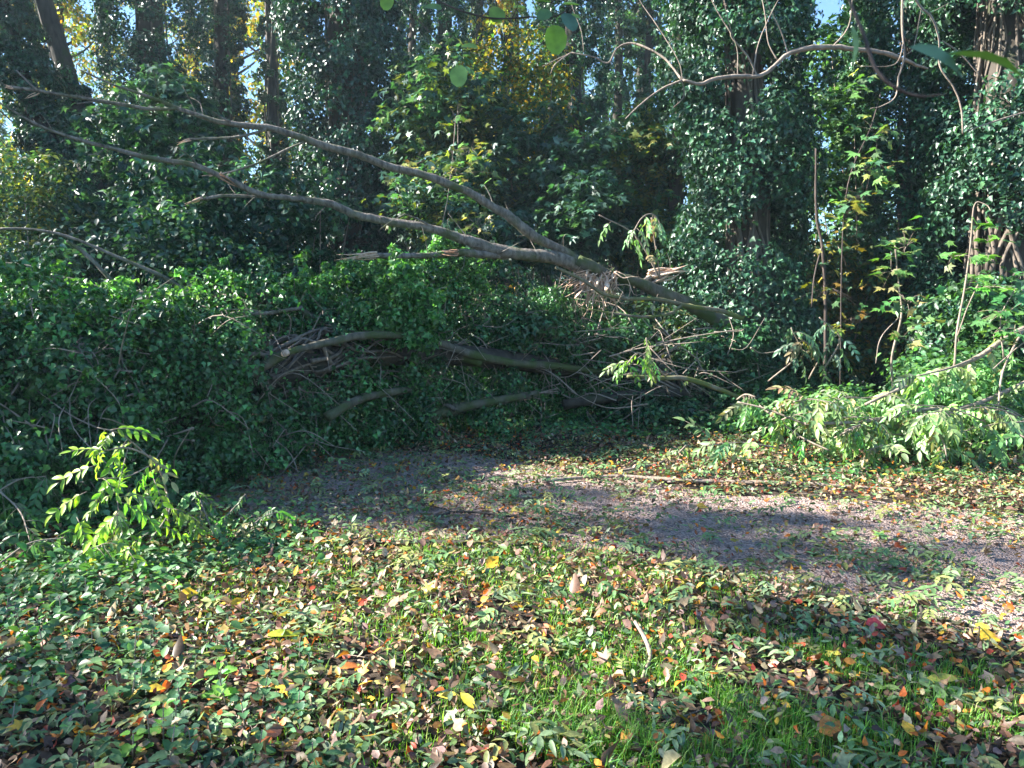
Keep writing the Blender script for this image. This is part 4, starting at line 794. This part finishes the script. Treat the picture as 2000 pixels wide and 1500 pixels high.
hanging([([(1812, 134, 5.1), (1785, 126, 5.08), (1760, 115, 5.05), (1720, 100, 5), (1660, 95, 5), (1620, 91, 5), (1570, 98, 5), (1535, 110, 5), (1505, 135, 4.95), (1480, 151, 4.9), (1450, 148, 4.9), (1400, 153, 4.85), (1370, 163, 4.8), (1333, 157, 4.8)], [5, 11, 13, 14, 13, 12, 10, 9]),
         ([(1333, 157, 4.8), (1290, 175, 4.8), (1250, 205, 4.75), (1222, 232, 4.7)], [7, 4, 3]), ([(1333, 157, 4.8), (1300, 115, 4.9), (1260, 92, 4.95), (1230, 85, 5), (1205, 95, 5), (1187, 123, 5), (1160, 112, 5), (1115, 103, 5)], [7, 6, 5, 4]),
         ([(1115, 103, 5), (1085, 125, 4.9), (1075, 145, 4.9)], [4, 3, 2]), ([(1115, 103, 5), (1100, 110, 5), (1060, 130, 5)], [3, 2]), ([(1140, 103, 5), (1135, 60, 5), (1120, 20, 5), (1110, -20, 5)], [2, 1.5]),
         ([(1480, 151, 4.9), (1460, 110, 4.9), (1430, 75, 4.9), (1425, 60, 4.9), (1400, 20, 4.9), (1385, -10, 4.9)], [5, 4, 3]), ([(1470, 148, 4.9), (1480, 90, 4.9), (1500, 40, 4.9), (1525, -10, 4.9)], [4, 3, 2]), ([(1540, 108, 5), (1525, 60, 5), (1500, 10, 5), (1490, -20, 5)], [4, 3, 2]), ([(1518, 118, 5), (1500, 80, 5), (1494, 30, 5), (1485, -20, 5)], [4, 3, 2]),
         ([(1440, 148, 4.9), (1440, 100, 4.9), (1425, 50, 4.9), (1412, -10, 4.9)], [3, 2]), ([(1625, 92, 5), (1650, 65, 5), (1660, 40, 5), (1665, -10, 5)], [4, 3, 2]), ([(1333, 157, 4.8), (1335, 190, 4.8), (1315, 210, 4.8)], [3, 2]), ([(1333, 157, 4.8), (1325, 120, 4.8), (1290, 60, 4.85), (1255, 10, 4.9), (1240, -20, 4.9)], [3, 2])],
        'long pale bare branch bowing across the upper right', M_twig)
hanging([([(1762, -30, 4.2), (1762, 60, 4.2), (1766, 110, 4.2), (1755, 150, 4.2), (1748, 190, 4.2), (1720, 208, 4.2), (1700, 212, 4.2)], [7, 6, 5, 3, 2]), ([(1775, -20, 4.2), (1800, 15, 4.2), (1820, 35, 4.2), (1834, 80, 4.2), (1836, 130, 4.2), (1862, 170, 4.2), (1878, 215, 4.2), (1880, 262, 4.2)], [6, 6, 5, 5, 4]), ([(1766, 70, 4.2), (1748, 125, 4.2), (1680, 130, 4.2)], [3, 2]),
         ([(1880, 240, 4.2), (1900, 220, 4.2)], [3, 2]), ([(1890, 255, 4.2), (1950, 235, 4.2), (2020, 215, 4.3)], [4, 5, 6]), ([(1840, 80, 4.2), (1880, 110, 4.2), (1915, 150, 4.2)], [4, 3]), ([(1800, 15, 4.2), (1785, 90, 4.2), (1765, 110, 4.2)], [3, 2]), ([(1815, 27, 4.2), (1855, 5, 4.2)], [2, 1])],
        'loose pale twigs dangling at the upper right corner', M_twig)
nl = hanging([([(1650, -20, .62), (1690, 80, .6), (1720, 150, .58), (1780, 185, .57), (1850, 185, .56)], [8, 10, 11, 9, 5]), ([(1850, 170, .56), (1900, 110, .55), (1990, 95, .55)], [3, 3])], 'blurred dark twig with pale leaves very near the lens at the upper right', M_dark_twig)
b = [leaves(LEAFLET, np.array([P(1775, 92, .56), P(1850, 105, .55), P(1662, 50, .6)]), np.array([(.1, -1, .9), (.05, -.35, 1), (.9, -1, .2)]), np.array([(.08, 0, -.055), (.12, 0, -.025), (.04, 0, -.09)]), [.046, .058, .03], np.array([(.12, .22, .14), (.11, .20, .05), (.10, .18, .12)]), .3)]
leaf_obj('leaves', b, M_soft, nl)

# ------------------------------------------------------------------ leaf litter (nobody could count it)
def scatter(n, ymin=1.6, ymax=10.5, dens=None):
    y = (ymin ** 1.35 + rng.random(n) * (ymax ** 1.35 - ymin ** 1.35)) ** (1 / 1.35)
    x = rng.uniform(-1, 1, n) * (.80 * y + .6)
    if dens is not None: k = rng.random(n) < dens(x, y); x, y = x[k], y[k]
    return x, y
def nz(x, y, f, s): return np.sin(x * f + s) * np.cos(y * f * 1.3 + s * 2) + .6 * np.sin(x * f * 2.3 + y * f * 1.7 + s) 
def ground_leaves(n, tmpl, size, cols, dens, zmax=.035, tilt=.35, curl=.3, var=.25, hue=.08):
    x, y = scatter(n, dens=dens); m = len(x)
    z = gz(x, y) + .004 + zmax * rng.random(m) ** 1.5 * np.where(pathdist(x, y) > 0, .45, 1)
    nr = norm(np.array([0, 0, 1.]) + rng.normal(0, tilt, (m, 3))); a = rng.uniform(0, 6.28, m)
    tp = np.stack([np.cos(a), np.sin(a), np.zeros(m)], -1)
    return leaves(tmpl, np.c_[x, y, z + size * .1], nr, tp, size * rng.uniform(.55, 1.25, m), tint(cols, m, var, hue), rng.normal(.1, curl, m))
def D(base, onpath):
    def f(x, y):
        pd = pathdist(x, y); s = np.clip(.5 + (pd + .12 * nz(x, y, 4, 1)) / .4, 0, 1)
        bare = np.clip(.62 - .5 * nz(x, y, 1.6, 2) + .5 * (x < .3), .22, 1.2)
        return base * (1 - s) + onpath * s * bare
    return f
GREY_G = [(.13, .21, .09), (.09, .18, .07), (.20, .29, .14), (.07, .14, .055), (.27, .33, .20), (.16, .26, .07)]
BROWN = [(.15, .08, .045), (.24, .14, .09), (.34, .23, .17), (.06, .035, .024), (.10, .055, .035), (.28, .19, .12), (.17, .09, .06), (.36, .27, .17)]
GREY_G = [tuple(v * .84 for v in c) for c in GREY_G]
YEL = [(.44, .33, .05), (.30, .31, .08), (.50, .33, .04)]
ORG = [(.55, .17, .02), (.44, .11, .02), (.36, .06, .03), (.60, .27, .05)]
def patchy(f, sd, s):
    return lambda x, y: f(x, y) * np.clip(.62 + s * nz(x, y, 2.3, sd) * .55 + .25 * nz(x, y, 6.1, sd + 1), .12, 1)
bts = [ground_leaves(58000, LEAFLET, .052, GREY_G, patchy(D(.8, .75), 3, .8), .07, .5),
       ground_leaves(34000, NARROW, .058, GREY_G + [(.30, .30, .10)], patchy(D(.6, .7), 4, 1), .065, .4),
       ground_leaves(85000, OVAL, .042, BROWN, patchy(D(1, .45), 8, .6), .07, .5, .7),
       ground_leaves(11000, OVAL, .062, BROWN + [(.35, .26, .17)], patchy(D(.8, .2), 8.5, 1), .08, .5, .7),
       ground_leaves(1200, OVAL, .085, BROWN, patchy(D(.7, .05), 9, 1), .10, .6, .9),
       ground_leaves(6000, OVAL, .040, YEL, patchy(D(.7, .45), 1, 1), .07, .5, .5), ground_leaves(3500, LEAFLET, .066, YEL, patchy(D(.7, .4), 2, 1), .07, .4),
       ground_leaves(15000, OVAL, .042, ORG, patchy(D(.8, .5), 5, 1), .08, .55, .6), ground_leaves(4500, MAPLE5, .075, BROWN + BROWN + YEL + GREY_G, patchy(D(.7, .3), 6, 1), .08, .5, .4)]
# whole ash leaves lying flat
xx, yy = scatter(1500); al = []
for q in range(len(xx)):
    a = rng.uniform(0, 6.28); c0 = np.array([(.15, .24, .09), (.20, .28, .14), (.24, .26, .09), (.10, .19, .07)][rng.integers(4)]) * rng.lognormal(0, .25)
    ash_leaf(al, (xx[q], yy[q], float(gz(xx[q], yy[q])) + rng.uniform(.045, .09)), (math.cos(a), math.sin(a), .12), rng.uniform(.12, .22), int(rng.choice([7, 9])), c0, .25, .36)
bts.append(leaves(LEAFLET, np.array([b[0] for b in al]), np.array([b[1] for b in al]), np.array([b[2] for b in al]), np.array([b[3] for b in al]), np.array([b[4] for b in al]), rng.uniform(0, .4, len(al))))
tag(leaf_obj('leaf_litter', bts, M_litter), 'carpet of fallen brown, green and yellow leaves on the ground', 'leaf litter', None, 'stuff')
# small litter further back under the wood
x = rng.uniform(-14, 14, 26000); y = rng.uniform(9.5, 19, 26000); m = len(x)
tag(leaf_obj('woodland_floor_leaves', [leaves(OVAL, np.c_[x, y, hgt(x, y) + .01 + .12 * rng.random(m) ** 2], norm(np.array([0, 0, 1.]) + rng.normal(0, .5, (m, 3))), rng.normal(0, 1, (m, 3)), .11, tint([(.04, .10, .04), (.06, .13, .05), (.12, .08, .05), (.03, .08, .03)], m), .2)], M_litter), 'dark low ground cover under the trees', 'ground cover', None, 'stuff')
# twigs and bits in the litter
t_ = Tubes()
for k in range(420):
    x, y = scatter(1); x, y = x[0], y[0]; a = rng.uniform(0, 3.14); L = rng.uniform(.05, .22); d1 = np.array([math.cos(a), math.sin(a), rng.normal(0, .06)]) * L; q = np.array([x, y, float(gz(x, y)) + .035])
    t_.add([q, q + d1 * .5 + rng.normal(0, .008, 3), q + d1], [rng.uniform(.0015, .0035), .0015], 2, 4)
tag(t_.build('twig_litter', M_twig), 'thin broken twigs and leaf stalks scattered in the litter', 'twig litter', None, 'stuff')
# grass
def grass(n, cx, cy, rx, ry, h, cols):
    x = cx + rng.normal(0, rx, n); y = cy + rng.normal(0, ry, n); q = (nz(x, y, 3.1, 5) > -.5) & (pathdist(x, y) < .15) & (y > 1.5); x, y = x[q], y[q]; m = len(x)
    a = rng.uniform(0, 6.28, m); lean = rng.uniform(.15, .8, m); hh = h * rng.uniform(.4, 1.3, m)
    dx = np.cos(a); dy = np.sin(a); b = np.c_[x, y, gz(x, y)]; wv = np.c_[-dy, dx, np.zeros(m)] * .0022
    p1 = b + np.c_[dx * lean * .25, dy * lean * .25, np.full(m, .55)] * hh[:, None]; p2 = b + np.c_[dx * lean, dy * lean, .95 - .35 * lean] * hh[:, None]
    V = np.stack([b - wv, b + wv, p1 + wv * .8, p1 - wv * .8, p2], 1).reshape(-1, 3)
    L = (np.arange(m)[:, None] * 5 + np.array([0, 1, 2, 3, 3, 2, 4])[None]).ravel()
    return V, L, np.tile([4, 3], m), np.repeat(tint(cols, m, .2), 2, 0)
NGR = 1.6
GRC = [(.13, .30, .04), (.17, .36, .05), (.09, .23, .04), (.25, .36, .09)]
gb = []
for (px, py, rx, ry, n, h) in [(1000, 1090, .55, .18, 1700, .07), (800, 1080, .4, .2, 1000, .07), (1250, 1110, .4, .12, 900, .06), (950, 1210, .30, .16, 1500, .085), (1000, 1270, .2, .12, 600, .08), (1150, 1350, .22, .15, 1000, .09), (1400, 1150, .4, .1, 800, .06), (1560, 1120, .2, .1, 500, .06),
                               (1300, 1250, .3, .15, 800, .07), (1480, 1380, .25, .14, 1100, .09), (1350, 1460, .3, .12, 1500, .11), (1200, 1440, .2, .12, 700, .10), (1700, 1430, .25, .1, 700, .08), (1640, 1200, .3, .08, 400, .06), (1820, 1340, .2, .1, 500, .07), (1600, 1290, .25, .1, 600, .07),
                               (350, 1180, .15, .12, 400, .07), (430, 1320, .2, .15, 300, .07), (560, 1120, .25, .15, 400, .08), (650, 1300, .3, .2, 400, .06), (850, 1450, .3, .15, 700, .08), (1950, 1460, .2, .1, 500, .08), (700, 1150, .3, .15, 700, .06), (1780, 1200, .15, .08, 200, .05), (1400, 1290, .2, .1, 400, .07), (1500, 1050, .0, .0, 0, .05)]:
    if n: q = G(px, py); gb.append(grass(int(n * NGR), q[0], q[1], rx * 1.3, ry * 1.4, h, GRC))
tag(leaf_obj('grass', gb, M_grass), 'tufts of short green grass poking through the leaves', 'grass', None, 'stuff')
# low green ground cover around the verge
def cover(n, cx, cy, rx, ry, h, size, cols, tmpl=OVAL):
    x = cx + rng.normal(0, rx, n); y = cy + rng.normal(0, ry, n); z = gz(x, y) + h * rng.random(n) ** .8
    nr = norm(np.array([0, -.2, 1.]) + rng.normal(0, .4, (n, 3))); a = rng.uniform(0, 6.28, n)
    return leaves(tmpl, np.c_[x, y, z], nr, np.stack([np.cos(a), np.sin(a), np.full(n, -.25)], -1), size * rng.uniform(.5, 1.2, n), tint(cols, n, .22), rng.uniform(0, .4, n))
CG = [(.07, .17, .05), (.09, .21, .06), (.05, .13, .05), (.12, .22, .09)]
cb = []
for (px, py, rx, ry, n, h, s) in [(1000, 840, .8, .25, 700, .15, .07), (1150, 850, .8, .3, 900, .14, .07), (1300, 830, .6, .25, 800, .22, .08), (1420, 830, .5, .3, 900, .28, .07), (1550, 850, .7, .35, 1500, .30, .07), (1750, 860, .8, .35, 2200, .34, .07), (1950, 880, .7, .4, 2200, .38, .07), (1850, 930, .8, .2, 600, .08, .06), (1650, 920, .7, .2, 500, .07, .06), (1350, 890, .6, .2, 350, .07, .06),
                                  (60, 1180, .35, .3, 700, .16, .06), (200, 1140, .4, .25, 500, .13, .06), (60, 1320, .25, .25, 350, .12, .06), (330, 1100, .4, .2, 450, .12, .06), (20, 1060, .4, .3, 500, .22, .07), (480, 1060, .4, .25, 400, .12, .06), (250, 1040, .5, .3, 500, .2, .07)]:
    q = G(px, py); cb.append(cover(n, q[0], q[1], rx, ry, h, s, CG, MAPLE5 if (1250 < px < 1450 and py < 860) else OVAL))
tag(leaf_obj('ground_cover', cb, M_soft), 'low green weeds along the edges of the path', 'ground cover', None, 'stuff')

# nettles ---------------------------------------------------------------------------
def nettle(px, py, h, tiers, size, label, cols=((.07, .17, .07),), bright=False):
    q = G(px, py); q[2] = float(gz(q[0], q[1])); e = empty('nettle_plant', q, label, 'nettle', 'nettles in the left foreground')
    lean = np.array([rng.normal(0, .12), rng.normal(0, .12), 1]); t_ = Tubes(); t_.add([q, q + lean * h * .5, q + lean * h], [.0035, .002], 3, 5); t_.build('stem', M_grass if False else M_twig, e)
    pos, nr, tp, sz = [], [], [], []
    for k in range(tiers):
        t = (k + 1) / tiers; a = k * 1.57 + rng.uniform(0, .5)
        for s in (0, 3.14):
            d = np.array([math.cos(a + s), math.sin(a + s), -.15 + .35 * t]); pos.append(q + lean * h * t + d * .012); tp.append(d); nr.append(np.array([0, -.1, 1]) - d * .15 + rng.normal(0, .15, 3)); sz.append(size * (1.05 - .5 * t ** 3))
    n = len(pos); leaf_obj('leaves', [leaves(NETTLE, np.array(pos), np.array(nr), np.array(tp), np.array(sz), tint(np.array(cols), n, .12, .05), rng.uniform(.1, .4, n))], M_soft, e); return e
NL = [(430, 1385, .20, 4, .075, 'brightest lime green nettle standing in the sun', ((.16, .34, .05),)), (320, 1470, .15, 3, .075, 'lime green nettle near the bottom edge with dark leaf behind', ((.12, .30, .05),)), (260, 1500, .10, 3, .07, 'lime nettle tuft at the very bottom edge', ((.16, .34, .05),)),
      (510, 1390, .15, 3, .07, 'teal nettle right of the brightest nettle'), (350, 1400, .14, 3, .07, 'teal nettle left of the brightest nettle'), (240, 1400, .15, 3, .075, 'pale nettle between the left edge and the brightest nettle'), (480, 1440, .12, 3, .065, 'low nettle below the brightest nettle'),
      (330, 1520, .15, 3, .075, 'dark nettle cut by the bottom edge'), (500, 1500, .12, 3, .06, 'small nettle at the bottom edge right of the holly like leaf'), (60, 1390, .13, 3, .07, 'pale nettle at the far left bottom'), (90, 1290, .14, 3, .065, 'nettle at the left edge of the litter'),
      (40, 1240, .15, 3, .065, 'uppermost nettle by the left edge'), (180, 1220, .13, 3, .06, 'small nettle over the left dark leaves'), (130, 1180, .12, 3, .06, 'farthest nettle of the left patch'), (610, 1500, .11, 3, .06, 'nettle seedling right of the bottom group'), (240, 1200, .12, 3, .06, 'nettle left of the yellow leaf'), (590, 1340, .10, 2, .065, 'round leaved nettle seedling in the middle litter'),
      (1290, 1480, .10, 3, .055, 'nettle seedling by the bottom grass'), (20, 1460, .14, 3, .07, 'nettle in the bottom left corner'), (150, 1330, .12, 3, .06, 'nettle beside the round brown leaf')]
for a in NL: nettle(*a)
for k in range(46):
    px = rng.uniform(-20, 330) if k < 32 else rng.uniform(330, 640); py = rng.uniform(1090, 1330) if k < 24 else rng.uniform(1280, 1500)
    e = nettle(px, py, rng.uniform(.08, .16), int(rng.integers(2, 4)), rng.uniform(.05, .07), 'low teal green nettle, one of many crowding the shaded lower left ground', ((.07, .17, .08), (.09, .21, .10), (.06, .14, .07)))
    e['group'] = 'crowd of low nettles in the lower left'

# single fallen leaves that stand out --------------------------------------------------
def fallen_leaf(px, py, w_px, tmpl, col, label, rot=0, tilt=(0, 0, 1), curl=.25, z=.055):
    q = G(px, py, z); q[2] = float(gz(q[0], q[1])) + z; s = w_px / FPX * np.linalg.norm(q - [0, 0, CAMZ]) * .85
    b = leaves(tmpl, np.array([q]), np.array([tilt], float), np.array([[math.cos(R(rot)), math.sin(R(rot)), 0]]), [s], np.array([col]), curl)
    o = leaf_obj('fallen_leaf', [b], M_litter); o.data.transform(__import__('mathutils').Matrix.Translation(-Vector(q))); o.location = q
    tag(o, label, 'leaf', 'bright single leaves on the litter')
for a in [(1690, 1218, 46, LEAFLET_W := OVAL, (.55, .06, .06), 'crimson leaf lying flat in the right foreground', 0, (0, -.4, 1)), (1915, 1250, 50, OVAL, (.6, .40, .03), 'large golden leaf by the gravel at the right', 20, (0, -.4, 1)),
          (1930, 1225, 36, OVAL, (.45, .42, .05), 'yellow green leaf just above the large golden one', 200, (0, -.3, 1)), (350, 1160, 36, OVAL, (.75, .48, .02), 'bright yellow leaf beside small grass at the left', 20, (0, -.8, 1)), (345, 1142, 26, OVAL, (.5, .16, .02), 'small orange leaf touching the bright yellow one', 150, (0, -.6, 1)),
          (950, 1105, 40, OVAL, (.7, .38, .03), 'amber leaf tilted up at the near edge of the path', 60, (0, -.9, .7)), (450, 1172, 30, OVAL, (.7, .45, .03), 'small amber leaf right of the bright yellow one', 50, (.2, -.8, .8)), (160, 1315, 46, OVAL, (.30, .13, .05), 'round brown leaf among the nettles', 10, (0, -.5, 1)),
          (150, 1345, 42, OVAL, (.22, .11, .13), 'purple brown leaf just below the round brown one', 200, (0, -.5, 1)), (320, 1330, 26, OVAL, (.6, .36, .04), 'small deep yellow leaf before the brightest nettle', 80, (0, -.6, 1)), (285, 1365, 36, OVAL, (.55, .38, .03), 'tiny golden leaf between the nettles', 20, (0, -.4, 1)),
          (660, 1300, 50, LEAFLET, (.55, .17, .04), 'orange leaf in the sunny centre left', 10, (0, -.5, 1)), (500, 1450, 44, OVAL, (.42, .13, .05), 'rust orange leaf at the bottom centre left', 30, (0, -.7, .9)), (600, 1470, 36, OVAL, (.46, .15, .05), 'rust leaf beside the other rust leaf at the bottom', 0, (0, -.5, 1)),
          (900, 1360, 56, LEAFLET, (.6, .5, .06), 'long lemon yellow leaf at the bottom centre', 160, (0, -.4, 1)), (925, 1380, 60, LEAFLET, (.55, .48, .05), 'second lemon yellow leaf crossing the first', 120, (0, -.4, 1)), (520, 1240, 66, LEAFLET, (.45, .48, .04), 'slim yellow green leaf in the sunny litter', 10, (0, -.4, 1)),
          (700, 1185, 28, OVAL, (.55, .10, .05), 'red leaf at the centre left of the litter', 50, (0, -.7, .8)), (1780, 1435, 34, OVAL, (.6, .35, .04), 'orange yellow leaf near the bottom right', 90, (0, -.6, 1)), (1600, 1420, 60, OVAL, (.5, .2, .05), 'orange brown leaf at the bottom right', 30, (0, -.7, .8)), (1280, 1450, 44, OVAL, (.40, .15, .05), 'rust leaf beside the bottom grass', 60, (0, -.6, .9)),
          (1240, 1240, 0.1, OVAL, (.5, .4, .1), '', 0), (1390, 1235, 40, OVAL, (.36, .19, .11), 'brown curled leaf in the middle of the right foreground', 100, (.2, -.8, .8)), (1645, 1245, 28, OVAL, (.5, .2, .06), 'orange leaf below the crimson one', 60, (0, -.6, 1)), (1610, 1190, 56, LEAFLET, (.55, .26, .1), 'salmon orange leaf left of the crimson one', 0, (0, -.5, 1)),
          (1870, 1335, 70, LEAFLET, (.40, .38, .07), 'olive yellow compound leaf piece at the right', 180, (0, -.4, 1)), (960, 1370, 60, LEAFLET, (.45, .50, .46), 'pale upturned leaf at the bottom centre', 200, (0, -.5, 1)), (640, 1415, .1, OVAL, (.3, .3, .1), '', 0), (1360, 990, 26, OVAL, (.6, .34, .05), 'yellow orange leaf on the gravel of the path', 0, (0, -.6, 1)),
          (1375, 1040, 22, OVAL, (.5, .12, .04), 'small red orange leaf on the gravel', 90, (0, -.6, 1)), (1745, 1065, 26, OVAL, (.45, .10, .04), 'red leaf on the right part of the path', 0, (0, -.6, 1))]:
    if a[2] > 1: fallen_leaf(*a)


# ------------------------------------------------------------------ thin damp air between the far trees
hz = link_mesh('haze', bpy.data.meshes.new('haze'), None)
x0, x1, y0, y1, z0, z1 = -155, 155, -62, 265, -1.5, 48
hz.data.from_pydata([(x, y, z) for x in (x0, x1) for y in (y0, y1) for z in (z0, z1)], [], [(0, 1, 3, 2), (4, 6, 7, 5), (0, 4, 5, 1), (2, 3, 7, 6), (0, 2, 6, 4), (1, 5, 7, 3)])
hm = bpy.data.materials.new('haze_air'); hm.use_nodes = True; hn = hm.node_tree; hn.nodes.remove(hn.nodes['Principled BSDF'])
pv = hn.nodes.new('ShaderNodeVolumePrincipled'); pv.inputs['Color'].default_value = (.75, .9, 1, 1); pv.inputs['Density'].default_value = HAZE; pv.inputs['Anisotropy'].default_value = .2
hn.links.new(pv.outputs[0], hn.nodes['Material Output'].inputs['Volume']); hz.data.materials.append(hm); tag(hz, 'thin bluish haze in the wood', None, None, 'stuff')
